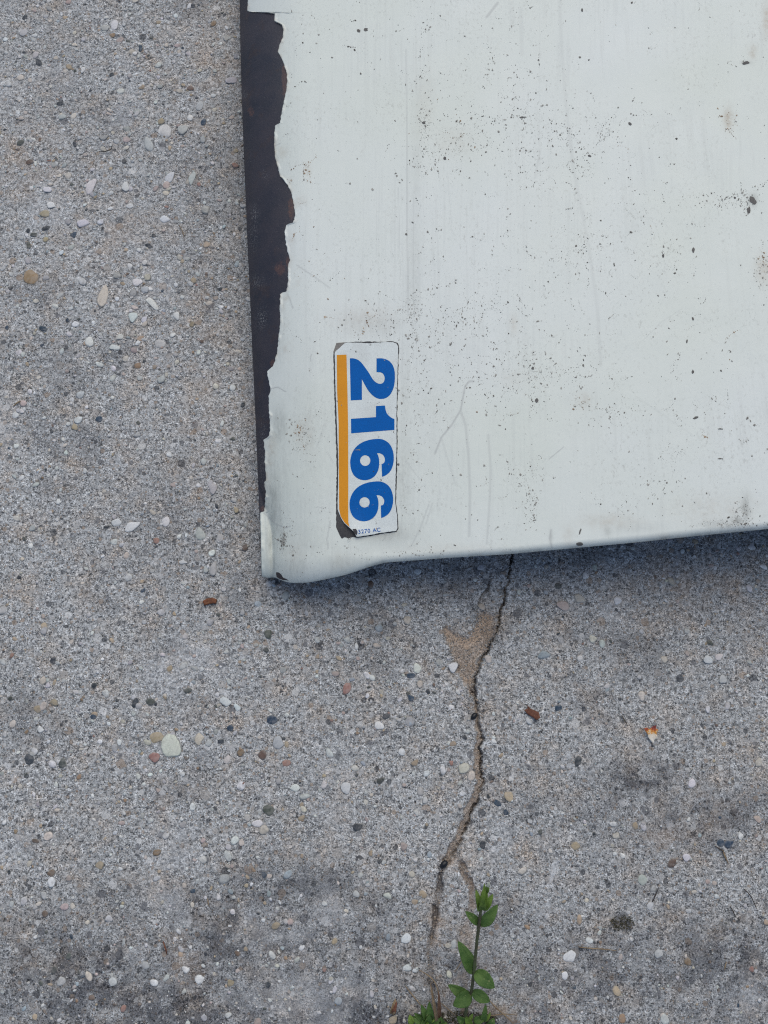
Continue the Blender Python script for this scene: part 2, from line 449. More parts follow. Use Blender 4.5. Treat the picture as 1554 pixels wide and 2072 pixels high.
    # pale scuffs
    for pts, wd in (([(1128, 1735), (1118, 1775), (1112, 1800)], 7), ([(1108, 1835), (1096, 1870)], 9), ([(14, 1540), (22, 1580)], 8), ([(1150, 1530), (1158, 1560)], 7)):
        d, _, _ = dist_poly(x, y, pts)
        w = np.maximum(w, (1 - sstep(wd * 0.3, wd * 1.3, d)) * sstep(0.35, 0.6, vnoise(x, y, 1 / 9, 61, 3)))
    w = np.maximum(w, 0.35 * sstep(0.6, 0.8, vnoise(x, y, 1 / 170, 63, 4, 0.6)))
    z[near] = zz; sand[near] = s; stain[near] = g; white[near] = w
    return z, np.stack([sand, stain, white], -1), px, py

ax_ = axis(-0.34, 0.34, 0.00078, 40.0)
ay_ = axis(-0.40, 0.46, 0.00078, 40.0)
GX, GY = np.meshgrid(ax_, ay_)
gz, gm, _, _ = ground_height_and_marks(GX, GY)
me = fast_mesh("pavement", np.stack([GX, GY, gz], -1), grid_quads(len(ay_), len(ax_)))
set_attr(me, "marks", gm.reshape(-1, 3))
pavement = link("pavement", me, M["concrete"])
tag(pavement, "grey weathered concrete pavement with exposed pebbles and a crack", "pavement", kind="structure")
del GX, GY, gz, gm

# stones set in the concrete -------------------------------------------------
def ico(sub):
    bm = bmesh.new(); bmesh.ops.create_icosphere(bm, subdivisions=sub, radius=1.0)
    v = np.array([x.co[:] for x in bm.verts]); f = np.array([[q.index for q in x.verts] for x in bm.faces]); bm.free()
    return v, f

def ground_level(cx, cy):
    return ground_height_and_marks(np.asarray(cx, float), np.asarray(cy, float))[0] if len(cx) > 1 else np.zeros(1)

def stones(cx, cy, rx, ry, rot, rise, base, lo=0.44, hi=0.85, cuts=6):
    """N faceted stones from one icosphere, clipped by random planes"""
    v, f = base
    N = len(cx)
    nrm = RNG.normal(size=(N, cuts, 3)) * np.array([1, 1, 0.35]); nrm /= np.linalg.norm(nrm, axis=-1, keepdims=True)
    dd = RNG.uniform(lo, hi, (N, cuts))
    dots = np.einsum('nck,vk->nvc', nrm, v)
    r = np.where(dots > 1e-3, dd[:, None, :] / np.maximum(dots, 1e-3), 9).min(-1)
    r = np.minimum(r, 1.0)
    P = v[None] * r[..., None]
    X = P[..., 0] * rx[:, None]; Y = P[..., 1] * ry[:, None]; Z = P[..., 2] * np.minimum(rx, ry)[:, None] * 0.55
    top = Z.max(1, keepdims=True)
    Z = np.where(Z > 0, rise[:, None] * np.power(np.clip(Z / top, 0, 1), 0.6), Z * 0.5) + ground_level(cx, cy)[:, None]
    c, s_ = np.cos(rot)[:, None], np.sin(rot)[:, None]
    out = np.stack([X * c - Y * s_ + cx[:, None], X * s_ + Y * c + cy[:, None], Z], -1)
    F = (f[None] + (np.arange(N) * len(v))[:, None, None]).reshape(-1, 3)
    return out, F

PAL = {'w': (0.76, 0.76, 0.74), 'g': (0.54, 0.54, 0.53), 't': (0.50, 0.40, 0.28), 'o': (0.36, 0.25, 0.16), 'd': (0.06, 0.07, 0.082), 'b': (0.045, 0.075, 0.115),
       'r': (0.38, 0.22, 0.18), 'p': (0.54, 0.44, 0.40), 'c': (0.66, 0.60, 0.52), 'n': (0.10, 0.11, 0.10), 's': (0.40, 0.46, 0.49), 'k': (0.20, 0.14, 0.11)}
BIG = """335 266 14 15 0 w|369 261 14 12 .3 g|301 291 9 17 -.3 g|183 376 12 18 .3 w|254 378 9 11 .2 w|167 453 14 8 -.2 w|334 443 11 8 .4 w|208 598 11 22 .1 c
64 560 18 15 .4 o|269 642 9 13 0 w|293 647 6 12 .2 w|233 50 9 12 0 w|213 57 8 8 0 g|388 362 9 16 .1 g|344 358 10 12 .4 w|338 376 8 9 0 p|405 215 7 11 .3 g
470 165 15 9 .1 g|47 65 8 9 0 g|72 112 9 8 0 g|41 158 8 7 0 c|96 385 9 7 0 w|103 417 9 8 0 w|92 432 11 8 0 t|124 512 6 6 0 w|278 571 9 8 0 w|295 585 9 7 0 g
307 612 7 18 -.7 w|358 640 7 8 0 w|182 691 10 10 0 w|231 703 11 7 .2 w|242 682 7 9 .4 w|323 695 11 9 0 g|122 210 7 5 0 d|284 96 5 9 .1 b|413 248 6 9 0 b
390 12 5 6 0 d|51 35 6 6 0 d|152 292 5 6 0 d|68 475 6 5 0 n|58 497 5 8 0 n|300 497 7 6 0 d|226 150 5 4 0 d|200 847 6 7 0 b|88 665 8 5 .5 b|14 663 4 6 0 b
551 1455 10 8 0 b|468 1473 7 5 0 b|126 1545 8 8 0 n|189 1449 5 5 0 b|108 1336 5 6 0 d|446 1500 6 5 0 d|541 1640 11 8 0 n|347 1510 16 20 -.4 w|318 1494 13 10 0 t
312 1530 9 10 0 r|700 1392 8 10 .4 r|830 1366 8 5 0 b|831 1411 6 6 0 b|404 1495 8 10 0 c|457 1420 10 8 .4 w|480 1432 8 6 .6 w|564 1502 10 10 0 g|596 1594 8 6 0 w
766 1470 9 8 0 w|238 1057 10 8 0 w|268 1064 17 9 -.4 w|334 1055 8 10 0 w|406 1080 9 12 -.3 g|432 1152 8 13 0 g|432 990 8 11 0 g|371 1138 7 5 0 w|1170 1540 6 10 0 d
1130 1433 6 6 0 b|1180 1433 4 5 0 d|1100 1324 12 8 0 s|938 1555 11 9 0 c|845 1352 9 8 .4 w|916 1350 11 9 0 w|1155 1935 12 10 -.5 w|1142 1972 5 7 0 w
1458 1705 6 6 0 b|1475 1707 8 7 0 b|1334 1930 8 7 0 g|1389 1735 7 6 0 w|1297 1780 9 8 0 g|1400 1584 7 8 0 w|820 1898 9 8 0 w|522 1665 10 6 0 w|700 1595 11 9 0 w
1463 1375 7 10 .7 g|1455 1328 8 7 0 w|1430 1336 9 8 0 w|987 1335 8 7 .3 c|973 1228 8 6 .4 p|1175 1212 11 8 .3 c|1137 1225 12 9 .4 p|500 1655 8 6 0 g""".replace("\n", "|")
fine_ico, mid_ico, low_ico = ico(3), ico(2), ico(1)
for k, row in enumerate(BIG.split("|")):
    a = row.split(); px, py, rx, ry, rot = map(float, a[:5]); c = np.array(PAL[a[5]])
    if k >= 100: break
    p = at(px, py, 0.0); mm = DIST * 2 * TH / H * 1.03
    v, f = stones(np.zeros(1), np.zeros(1), np.array([rx * mm * 1.22]), np.array([ry * mm * 1.22]), np.array([-rot]), np.array([0.0005 + 0.0004 * RNG.random() + 0.10 * min(rx, ry) * mm]), fine_ico, 0.52, 0.92, 7)
    me = fast_mesh("pebble", v[0], f)
    set_attr(me, "tint", np.tile(np.clip(c * RNG.uniform(0.88, 1.08) * RNG.normal(1, 0.03, 3), 0.01, 0.8), (len(v[0]), 1)))
    o = link("pebble", me, M["stone"], pavement); o.location = (p[0], p[1], float(ground_height_and_marks(np.array([p[0]]), np.array([p[1]]))[0][0]))

def scatter(N, rlo, rhi, rise, base, seed):
    r = np.random.default_rng(seed)
    cx = r.uniform(-0.36, 0.36, N * 3); cy = r.uniform(-0.42, 0.50, N * 3)
    px, py = topix(np.stack([cx, cy, 0 * cx], -1))
    dens = 0.45 + 0.55 * sstep(0.4, 0.6, vnoise(px, py, 1 / 150, 71 + seed, 3)) + 0.35 * ((px < 560) & (py < 720)) + 0.2 * ((py > 1280) & (py < 1640) & (px < 1000))
    dens -= 0.25 * ((px > 980) & (py > 1120)) * (rhi > 0.003)
    dens -= 0.30 * ((px > 1000) & (py > 1200) & (py < 1650))
    dc = np.minimum(np.minimum(dist_poly(px, py, CRACK)[0], dist_poly(px, py, BR_L)[0]), dist_poly(px, py, BR_R)[0]); ds = in_poly(px, py, SAND)
    keep = (r.random(N * 3) < dens * 0.62) & (dc > 16) & ~ds
    cx, cy = cx[keep][:N], cy[keep][:N]; n = len(cx)
    rad = rlo * (rhi / rlo) ** (r.random(n) ** 2.2)
    asp = r.uniform(0.62, 1.0, n)
    v, f = stones(cx, cy, rad, rad * asp, r.uniform(0, 6.28, n), rise * (0.3 + r.random(n)) + 0.10 * rad, base)
    keys = ['w', 'g', 't', 'o', 'd', 'b', 'r', 'p', 'c', 'n', 's', 'k']
    pr = np.array([0.36, 0.27, 0.08, 0.02, 0.03, 0.015, 0.01, 0.06, 0.15, 0.02, 0.03, 0.013]); pr /= pr.sum()
    pal = np.array([PAL[q] for q in keys])
    c = pal[r.choice(len(keys), n, p=pr)] * r.uniform(0.72, 1.08, (n, 1)) * r.normal(1, 0.022, (n, 3))
    c = np.repeat(np.clip(c, 0.012, 0.8)[:, None], v.shape[1], 1).reshape(-1, 3)
    return v.reshape(-1, 3), f, c

V, F, Cc = [], [], []
off = 0
for args in ((4200, 0.0016, 0.0044, 0.00035, mid_ico, 5), (13000, 0.0006, 0.0019, 0.0003, low_ico, 6)):
    v, f, c = scatter(*args); V.append(v); F.append(f + off); Cc.append(c); off += len(v)
def grit(n, seed):
    r = np.random.default_rng(seed); X, Y = [], []
    for pts, cnt, wd in ((CRACK, n // 2, 5.0), (BR_L, n // 6, 4.0), (BR_R, n // 6, 5.0)):
        pts = np.array(pts, float); k = r.integers(0, len(pts) - 1, cnt); t = r.random(cnt)[:, None]
        p = pts[k] * (1 - t) + pts[k + 1] * t + r.normal(0, wd, (cnt, 2)); X.append(p[:, 0]); Y.append(p[:, 1])
    px_, py_ = r.uniform(890, 1008, n * 2), r.uniform(1230, 1415, n * 2); q_ = in_poly(px_, py_, SAND)
    X.append(px_[q_]); Y.append(py_[q_])
    X = np.concatenate(X); Y = np.concatenate(Y); keep = (Y > 1125) & (Y < 2060); X, Y = X[keep], Y[keep]
    w = at(X, Y, np.zeros(len(X))); n = len(X)
    rad = 0.00035 + 0.0007 * r.random(n) ** 2.5
    v, f = stones(w[:, 0], w[:, 1], rad, rad * r.uniform(0.6, 1, n), r.uniform(0, 6.28, n), rad * 0.8, low_ico)
    pal = np.array([(0.42, 0.31, 0.22), (0.34, 0.25, 0.18), (0.45, 0.42, 0.38), (0.14, 0.12, 0.11), (0.55, 0.5, 0.44)])
    c = pal[r.choice(5, n, p=[.34, .28, .2, .1, .08])] * r.uniform(0.7, 1.1, (n, 1))
    return v.reshape(-1, 3), f, np.repeat(c[:, None], v.shape[1], 1).reshape(-1, 3)
v, f, c = grit(1000, 8); V.append(v); F.append(f + off); Cc.append(c)
me = fast_mesh("aggregate", np.concatenate(V), np.concatenate(F))
set_attr(me, "tint", np.concatenate(Cc))
tag(link("aggregate", me, M["stone"], pavement), kind="stuff")

# ------------------------------------------------------------------ the hood panel
XL = np.array([(-300, 474), (0, 485), (130, 487), (250, 491), (400, 497), (500, 501), (600, 506), (700, 510), (850, 517), (950, 521), (1035, 525), (1165, 529), (1250, 532)], float)
XP = np.array([(-300, 489), (0, 500), (22, 500), (24, 506), (25.5, 530), (26.5, 553), (28, 555), (43, 554), (46, 562), (50, 569), (60, 573), (75, 571), (90, 566), (105, 561), (115, 567),
               (130, 574), (150, 580), (165, 581), (185, 578), (210, 573), (230, 569), (250, 566), (252, 557), (270, 555), (295, 554), (320, 556), (340, 562), (357, 567), (361, 571),
               (375, 582), (390, 589), (405, 592), (430, 597), (440, 596), (452, 592), (455, 580), (461, 577), (468, 576), (494, 578), (519, 585), (527, 587), (532, 583), (574, 582),
               (590, 579), (592.5, 569), (597, 566), (656, 566), (707, 561), (730, 556), (741, 551), (751, 540), (770, 543), (787, 547), (802, 543), (836, 544), (872, 546), (882, 544),
               (887, 539), (890, 533), (913, 535), (950, 536), (961, 537), (973.5, 537), (976, 534), (994, 537), (1017, 536), (1035, 534), (1037, 526), (1165, 529), (1250, 532)], float)
YB = np.array([(480, 1160), (528, 1164), (540, 1168), (548, 1167), (554, 1164), (562, 1169), (575, 1175), (592, 1178), (620, 1177), (660, 1170), (700, 1161), (735, 1149), (760, 1141),
               (780, 1136), (820, 1133), (900, 1127), (1030, 1119), (1170, 1106), (1300, 1094), (1400, 1083), (1554, 1068), (1900, 1030)], float)
xl = lambda y: np.interp(y, XL[:, 0], XL[:, 1])
def xp(y):
    b = np.interp(y, XP[:, 0], XP[:, 1])
    j = (vnoise(y, y * 0, 1 / 5.0, 91, 3) - 0.5) * 3.0
    return np.where(y < 1036, b + j, b)
_ys = np.arange(480, 1901, 4.0)
_yb = np.interp(_ys, YB[:, 0], YB[:, 1])
_k = np.exp(-(np.arange(-4, 5) / 2.0) ** 2); _k /= _k.sum()
_ybs = np.convolve(np.pad(_yb, 4, mode='edge'), _k, mode='valid')
yb = lambda x: np.interp(x, _ys, _ybs)
PXR, PYT = 1860.0, -280.0

def top_height(px, py):
    return 0.044 + 0.030 * (px - 600) / 1000 + 0.004 * (1100 - py) / 1100

def surf(px, py):
    """height of the pressed sheet at a photo position"""
    T = top_height(px, py)
    d = px - xl(py)
    e = yb(px) - py
    # soft crown of the sheet and two shallow oil-can waves
    T = T + 0.0022 * np.sin((px - 640) / 420.0) * np.sin((py + 200) / 520.0)
    # left side: long shoulder, groove, then a narrow lip
    low = sstep(960, 1090, py)
    g0 = 24 * low
    a = np.clip((135 - np.maximum(d, g0)) / (135.0 - g0), 0, 1)
    roll = 0.026 * (1 - np.sqrt(np.maximum(1 - (0.95 * a) ** 2, 0)))
    lip = np.where(d < 24, 0.0008 * low * np.sin(np.clip(d, 0, 24) / 24 * math.pi), 0) - 0.0007 * np.exp(-((d - 24) / 4.0) ** 2) * low
    z = T - roll + lip
    # bottom: rolled edge, deeper at the corner foot
    foot = 1 - sstep(640, 800, px)
    wb = 13 + 36 * foot
    b = np.clip((wb - e) / wb, 0, 1)
    z = z - (0.004 + 0.008 * foot) * (1 - np.sqrt(np.maximum(1 - (0.90 * b) ** 2, 0)))
    # shallow step where the corner foot blends into the straight edge
    q = np.exp(-((px - 765) / 45.0) ** 2) * np.exp(-((e - 30) / 36.0) ** 2)
    z = z - 0.0016 * q
    return np.maximum(z, 0.006)

def lift(px, py, off=0.0):
    px = np.asarray(px, float); py = np.asarray(py, float)
    return at(px, py, surf(px, py) + off)

def panel_grid(edge, cols_left, cols_right, nrow, off):
    """rows from the far end to the bottom edge; first column on the given left edge"""
    ref = np.concatenate([529 + cols_left * (720 - 529), cols_right])
    v = np.linspace(0, 1, nrow)[:, None]
    py = PYT + v * (yb(ref)[None] - PYT)
    px = np.repeat(ref[None], nrow, 0).copy()
    n = len(cols_left)
    e = edge(py[:, :n])
    px[:, :n] = e + cols_left[None] * (720 - e)
    return px, py

hood = bpy.data.objects.new("metal_panel", None); COL.objects.link(hood)
hood.location = (0, 0, 0)
tag(hood, "large cream painted metal panel with a dark peeled left edge and a 2166 sticker", "metal panel")

# paint coat
cl = np.concatenate([[0, 0.004, 0.012], np.linspace(0.025, 0.985, 84)])
cr = np.concatenate([np.arange(720, 1600, 2.2), np.linspace(1604, PXR, 30)])
px, py = panel_grid(xp, cl, cr, 700, 0)
Zs = surf(px, py)
P = at(px, py, Zs + 0.0004)
nr, nc = px.shape
first = at(px[:, 0], py[:, 0], Zs[:, 0] - 0.0004)               # the broken edge of the coat drops to the steel
P[:, 0] = first + (P[:, 1] - first) * np.array([0.35, 0.35, 0.0])
# the coat wraps under the rolled bottom edge
last = P[-1]
r1 = last + np.array([0, -0.0005, -0.0016]); r2 = last + np.array([0, 0.0006, -0.0042]); r3 = last + np.array([0, 0.005, -0.0058])
P[:, 1:4, 2] += (0.0028 * np.clip(vnoise(py[:, 1:4], px[:, 1:4], 1 / 14, 95, 2) - 0.42, 0, 1) * np.array([1.0, 0.9, 0.6]))
P = np.concatenate([P, r1[None], r2[None], r3[None]])
px2 = np.concatenate([px, px[-1:], px[-1:], px[-1:]]); py2 = np.concatenate([py, py[-1:], py[-1:], py[-1:]])
mk_b = np.zeros(px2.shape); mk_g = np.zeros(px2.shape); mk_s = np.zeros(px2.shape)
def blob(arr, cx, cy, rx, ry, a):
    np.maximum(arr, a * np.exp(-(((px2 - cx) / rx) ** 2 + ((py2 - cy) / ry) ** 2)), out=arr)
def stroke(arr, pts, w, a):
    xs = [p[0] for p in pts]; ys = [p[1] for p in pts]
    s = (px2 > min(xs) - 20) & (px2 < max(xs) + 20) & (py2 > min(ys) - 20) & (py2 < max(ys) + 20)
    d, _, _ = dist_poly(px2[s], py2[s], pts)
    arr[s] = np.maximum(arr[s], a * (1 - sstep(w * 0.3, w * 1.2, d)))
for b in ((1474, 240, 9, 20, .75), (1523, 105, 8, 12, .6), (1552, 40, 9, 34, .6), (1545, 545, 16, 26, .5), (622, 342, 7, 12, .35), (585, 370, 5, 10, .3), (1040, 765, 30, 14, .12), (920, 285, 40, 30, .16),
          (735, 645, 60, 26, .22), (610, 875, 16, 26, .22), (625, 880, 10, 40, .2), (1040, 655, 8, 20, .3), (1235, 1055, 60, 14, .3), (900, 1110, 120, 10, .15), (860, 215, 20, 70, .14), (1450, 1030, 90, 30, .2),
          (1150, 1085, 12, 24, .25), (1180, 810, 14, 16, .3), (595, 1120, 22, 30, .2), (690, 1140, 20, 20, .2), (1360, 1090, 40, 10, .35), (770, 1080, 50, 14, .2)):
    blob(mk_b, *b)
for b in ((640, 900, 70, 170, .16), (880, 700, 80, 120, .10), (760, 660, 70, 26, .2), (620, 1100, 70, 50, .2), (565, 860, 16, 40, .5), (553, 1010, 18, 90, .55), (572, 1092, 7, 22, .55), (545, 1110, 10, 60, .55), (600, 1150, 30, 24, .35), (790, 1075, 60, 30, .32), (815, 960, 22, 120, .28), (838, 560, 16, 160, .22),
          (700, 1130, 80, 24, .22), (1509, 1030, 8, 26, .85), (1492, 1054, 14, 10, .7), (1455, 1062, 40, 8, .45), (1300, 1070, 60, 12, .18), (820, 780, 14, 120, .2), (842, 350, 12, 120, .16), (640, 1010, 60, 50, .14),
          (1523, 405, 9, 12, .9), (1510, 127, 10, 4, .85), (860, 820, 60, 160, .10), (565, 690, 12, 60, .22), (1230, 1075, 8, 12, .4), (570, 945, 30, 120, .2), (1115, 1088, 4, 14, .5)):
    blob(mk_g, *b)
for pts, w, a in (([(949, 772), (941, 782), (932, 830), (914, 860), (893, 885), (880, 918)], 2.4, .6), ([(949, 772), (958, 771)], 3, .5), ([(932, 832), (942, 860), (948, 920), (951, 1000), (949, 1085)], 3.4, .36),
                  ([(988, 880), (993, 950), (991, 1010), (985, 1100)], 3.2, .3), ([(893, 885), (906, 930), (922, 980)], 2.2, .25), ([(868, 1020), (850, 1070), (832, 1105)], 2, .35), ([(875, 1018), (862, 1060)], 2, .3),
                  ([(1132, 0), (1136, 90), (1142, 170), (1150, 260), (1162, 350), (1180, 440), (1195, 520), (1208, 620), (1216, 740)], 4.5, .17), ([(1007, 6), (985, 34)], 3.4, .5), ([(1054, 20), (1056, 110)], 5, .15),
                  ([(1093, 305), (1082, 360)], 3, .2), ([(822, 100), (824, 470), (826, 640)], 1.4, .45), ([(806, 380), (810, 560)], 1.2, .3), ([(836, 400), (838, 640)], 1.4, .25), ([(800, 350), (798, 600)], 1.2, .2),
                  ([(600, 536), (630, 556), (668, 583)], 1.5, .5), ([(580, 590), (586, 605), (593, 624)], 1.2, .6), ([(547, 787), (562, 783), (578, 793)], 1.3, .75), ([(554, 296), (568, 290)], 1.0, .8),
                  ([(534, 1038), (560, 1062), (580, 1068), (588, 1064)], 1.3, .7), ([(662, 915), (674, 935)], 1.1, .5), ([(640, 905), (648, 890), (655, 858)], 1.1, .3), ([(820, 932), (838, 955), (850, 970)], 1.2, .4),
                  ([(668, 1055), (662, 1090), (664, 1110)], 1.6, .5), ([(640, 1026), (660, 1028)], 1.2, .5), ([(1115, 1072), (1112, 1090), (1117, 1108)], 2, .5), ([(1300, 690), (1340, 650), (1380, 625)], 1.2, .2),
                  ([(630, 715), (628, 732)], 1, .6), ([(1140, 905), (1112, 928)], 1.3, .6), ([(1285, 800), (1400, 880)], 1.3, .16), ([(905, 350), (915, 470)], 1.5, .15), ([(760, 300), (762, 520)], 1.2, .14)):
    stroke(mk_s, pts, w, a)
de = px2 - xp(py2)
mk_b = np.maximum(mk_b, 0.75 * np.exp(-np.maximum(de, 0) / 3.2) * sstep(0.42, 0.62, vnoise(py2, px2, 1 / 18, 87, 3)) * (py2 < 1036))
mk_b = np.maximum(mk_b, 0.28 * np.exp(-((de - 14) / 12.0) ** 2) * sstep(0.55, 0.72, vnoise(py2, px2, 1 / 34, 88, 3)) * (py2 < 1036))
# grime that settles along the rolled bottom edge; a darker line along the shoulder's groove
e = yb(px2) - py2; d = px2 - xl(py2)
mk_g = np.maximum(mk_g, 0.55 * np.exp(-((d - 25) / 4.0) ** 2) * (py2 > 1030))
mk_g = np.maximum(mk_g, 0.38 * (1 - sstep(0, 8, e)) * sstep(0.4, 0.65, vnoise(px2, py2, 1 / 30, 81, 3)))
mk_s = np.maximum(mk_s, 0.10 * sstep(0.62, 0.75, vnoise(px2 * 1.0, py2 * 0.03, 1 / 3.5, 83, 2)) * sstep(0.45, 0.6, vnoise(px2, py2, 1 / 160, 84, 3)))
me = fast_mesh("paint_coat", P, grid_quads(nr + 3, nc, True))
set_attr(me, "marks", np.stack([mk_b, mk_g, mk_s], -1).reshape(-1, 3))
paint = link("paint_coat", me, M["paint"], hood)
tag(paint, "cream paint peeled away along the left edge")

# the steel under it
cl = np.linspace(0, 0.985, 110)
cr = np.concatenate([np.arange(724, 1600, 12.0), np.linspace(1604, PXR, 12)])
px, py = panel_grid(xl, cl, cr, 420, 0)
Zs = surf(px, py)
P = at(px, py, Zs - 0.0003)
nr, nc = px.shape
# outer side wall folded down from the lip, and the hidden far and right walls
def wall(line, n=5, inset=(0, 0)):
    rows = []
    for k in range(1, n + 1):
        q = line.copy(); f = k / n
        q[:, 2] = line[:, 2] * (1 - f) + 0.003 * f
        q[:, 0] += inset[0] * f; q[:, 1] += inset[1] * f
        rows.append(q)
    return rows
Lw = wall(P[:, 0], 5, (0.0015, 0))
P = np.concatenate([np.stack(Lw[::-1], 1), P], 1)
Rw = wall(P[:, -1], 5)
P = np.concatenate([P, np.stack(Rw, 1)], 1)
Tw = wall(P[0], 5)
P = np.concatenate([np.stack(Tw[::-1], 0), P], 0)
mm_ = np.zeros(P.shape[:2] + (3,))
qx, qy = topix(P)
for cx, cy, rx, ry, a in ((577, 160, 9, 45, .9), (590, 420, 9, 32, .9), (566, 545, 14, 18, .85), (583, 530, 6, 16, .9), (507, 225, 12, 22, .6), (551, 735, 8, 14, .7), (569, 80, 5, 25, .5), (555, 640, 6, 60, .3), (531, 1030, 10, 12, .6)):
    mm_[..., 0] = np.maximum(mm_[..., 0], a * np.exp(-(((qx - cx) / rx) ** 2 + ((qy - cy) / ry) ** 2)))
for cx, cy, rx, ry, a in ((514, 432, 8, 16, .8), (530, 645, 10, 18, .7), (520, 570, 12, 12, .6), (496, 190, 4, 6, .8), (536, 352, 6, 10, .5), (512, 480, 10, 30, .4), (532, 920, 8, 80, .35)):
    mm_[..., 1] = np.maximum(mm_[..., 1], a * np.exp(-(((qx - cx) / rx) ** 2 + ((qy - cy) / ry) ** 2)))
me = fast_mesh("sheet_metal", P, grid_quads(P.shape[0], P.shape[1], True))
set_attr(me, "marks", mm_.reshape(-1, 3))
sheet = link("sheet_metal", me, M["metal"], hood)
tag(sheet, "bare dark steel showing along the left edge")

def surface_patch(name, outline, off, mat, parent, holes=(), thick=0.0, step=7.0):
    """a thin sheet cut to an outline (photo positions) that follows the pressed sheet"""
    bm = bmesh.new(); edges = []
    for loop in [outline] + list(holes):
        pts = []
        n = len(loop)
        for i in range(n):
            a, b = loop[i], loop[(i + 1) % n]
            k = max(1, int(math.hypot(b[0] - a[0], b[1] - a[1]) / step))
            for j in range(k):
                pts.append((a[0] + (b[0] - a[0]) * j / k, a[1] + (b[1] - a[1]) * j / k))
        vs = [bm.verts.new((p[0], p[1], 0)) for p in pts]
        for i in range(len(vs)): edges.append(bm.edges.new((vs[i], vs[(i + 1) % len(vs)])))
    bmesh.ops.triangle_fill(bm, use_beauty=True, edges=edges)
    # cut into small cells so that it bends with the sheet
    xs = [v.co.x for v in bm.verts]; ys = [v.co.y for v in bm.verts]
    for k in np.arange(min(xs) + step * .7, max(xs), step * 1.5):
        bmesh.ops.bisect_plane(bm, geom=bm.verts[:] + bm.edges[:] + bm.faces[:], plane_co=(k, 0, 0), plane_no=(1, 0, 0))
    for k in np.arange(min(ys) + step * .7, max(ys), step * 1.5):
        bmesh.ops.bisect_plane(bm, geom=bm.verts[:] + bm.edges[:] + bm.faces[:], plane_co=(0, k, 0), plane_no=(0, 1, 0))
    for f in bm.faces:
        if f.normal.z < 0: f.normal_flip()
    co = np.array([v.co[:2] for v in bm.verts])
    top = lift(co[:, 0], co[:, 1], off(co[:, 0], co[:, 1]) if callable(off) else off)
    for v, p in zip(bm.verts, top): v.co = p
    bm.normal_update()
    for f in bm.faces:
        if f.normal.z < 0: f.normal_flip()
    if thick:
        be = [e for e in bm.edges if len(e.link_faces) == 1]
        r = bmesh.ops.extrude_edge_only(bm, edges=be)
        for g in r["geom"]:
            if isinstance(g, bmesh.types.BMVert): g.co.z -= thick
        bmesh.ops.recalc_face_normals(bm, faces=bm.faces[:])
        up = sum(f.normal.z * f.calc_area() for f in bm.faces)
        if up < 0: bmesh.ops.reverse_faces(bm, faces=bm.faces[:])
    me = bpy.data.meshes.new(name); bm.to_mesh(me); bm.free()
    return link(name, me, mat, parent)

def smooth_loop(pts, n=4):
    """Catmull-Rom through the points, keeping those given as (x, y, 1) sharp"""
    out = []; N = len(pts)
    for i in range(N):
        p0, p1, p2, p3 = pts[i - 1], pts[i], pts[(i + 1) % N], pts[(i + 2) % N]
        if len(p1) > 2: p0 = p1
        if len(p2) > 2: p3 = p2
        for k in range(n):
            t = k / n
            out.append(tuple(0.5 * (2 * p1[c] + (p2[c] - p0[c]) * t + (2 * p0[c] - 5 * p1[c] + 4 * p2[c] - p3[c]) * t * t + (3 * p1[c] - p0[c] - 3 * p2[c] + p3[c]) * t ** 3) for c in (0, 1)))
    return out
Zm = lambda pts: [(640 + p[0] / 4.605, 660 + p[1] / 4.605) + tuple(p[2:]) for p in pts]
def ragged(loop, amp, seed):
    r = random.Random(seed); out = []
    for i in range(len(loop)):
        a, b = loop[i], loop[(i + 1) % len(loop)]
        k = max(1, int(math.hypot(b[0] - a[0], b[1] - a[1]) / 4.0))
        for j in range(k):
            t = j / k; out.append((a[0] + (b[0] - a[0]) * t + r.uniform(-amp, amp), a[1] + (b[1] - a[1]) * t + r.uniform(-amp, amp)))
    return out

# the number decal: dark residue under it, white vinyl, orange stripe, digits, small print
def curl(px, py):                                      # the torn lower corner and lower edge stand up a little
    return 0.00085 + 0.0018 * np.exp(-(((px - 712) / 22.0) ** 2 + ((py - 1072) / 26.0) ** 2)) + 0.0008 * np.exp(-((py - 1082) / 16.0) ** 2)
OUT = Zm([(265, 158), (300, 153), (400, 154), (500, 160), (560, 152), (640, 147), (715, 150), (748, 162), (762, 188), (760, 330), (754, 500), (747, 800), (748, 1100), (737, 1480), (735, 1650),
          (752, 1760), (756, 1880), (745, 1906), (600, 1926), (500, 1945), (378, 1963), (345, 1912), (322, 1888), (262, 1836), (224, 1776), (198, 1702), (206, 1300), (192, 900), (180, 600), (171, 243)])
decal = surface_patch("decal", ragged(OUT, 0.35, 3), curl, M["white"], hood, thick=0.0006)
tag(decal, "white number sticker reading 2166 with an orange stripe")
RES = Zm([(262, 150), (400, 145), (560, 143), (720, 142), (758, 155), (771, 190), (762, 500), (755, 800), (757, 1100), (747, 1500), (744, 1650), (761, 1760), (764, 1886), (745, 1916), (600, 1936), (500, 1956),
          (372, 1972), (345, 1962), (300, 1976), (262, 1968), (236, 1982), (205, 1925), (186, 1880), (184, 1700), (190, 1300), (178, 900), (166, 600), (160, 245), (180, 200)])
surface_patch("residue", ragged(RES, 0.7, 5), 0.00055, M["backing"], decal)
surface_patch("glue_corner", Zm([(158, 240), (188, 156), (262, 150), (268, 158), (172, 246)]), 0.00075, M["glue"], decal)
def ink(px, py): return curl(px, py) + 0.00012
surface_patch("stripe", Zm([(191, 268), (281, 265), (290, 600), (296, 900), (298, 1400), (297, 1700), (299, 1830), (310, 1872), (262, 1828), (226, 1768), (213, 1700), (211, 1400), (208, 900), (194, 600)]), ink, M["orange"], decal)
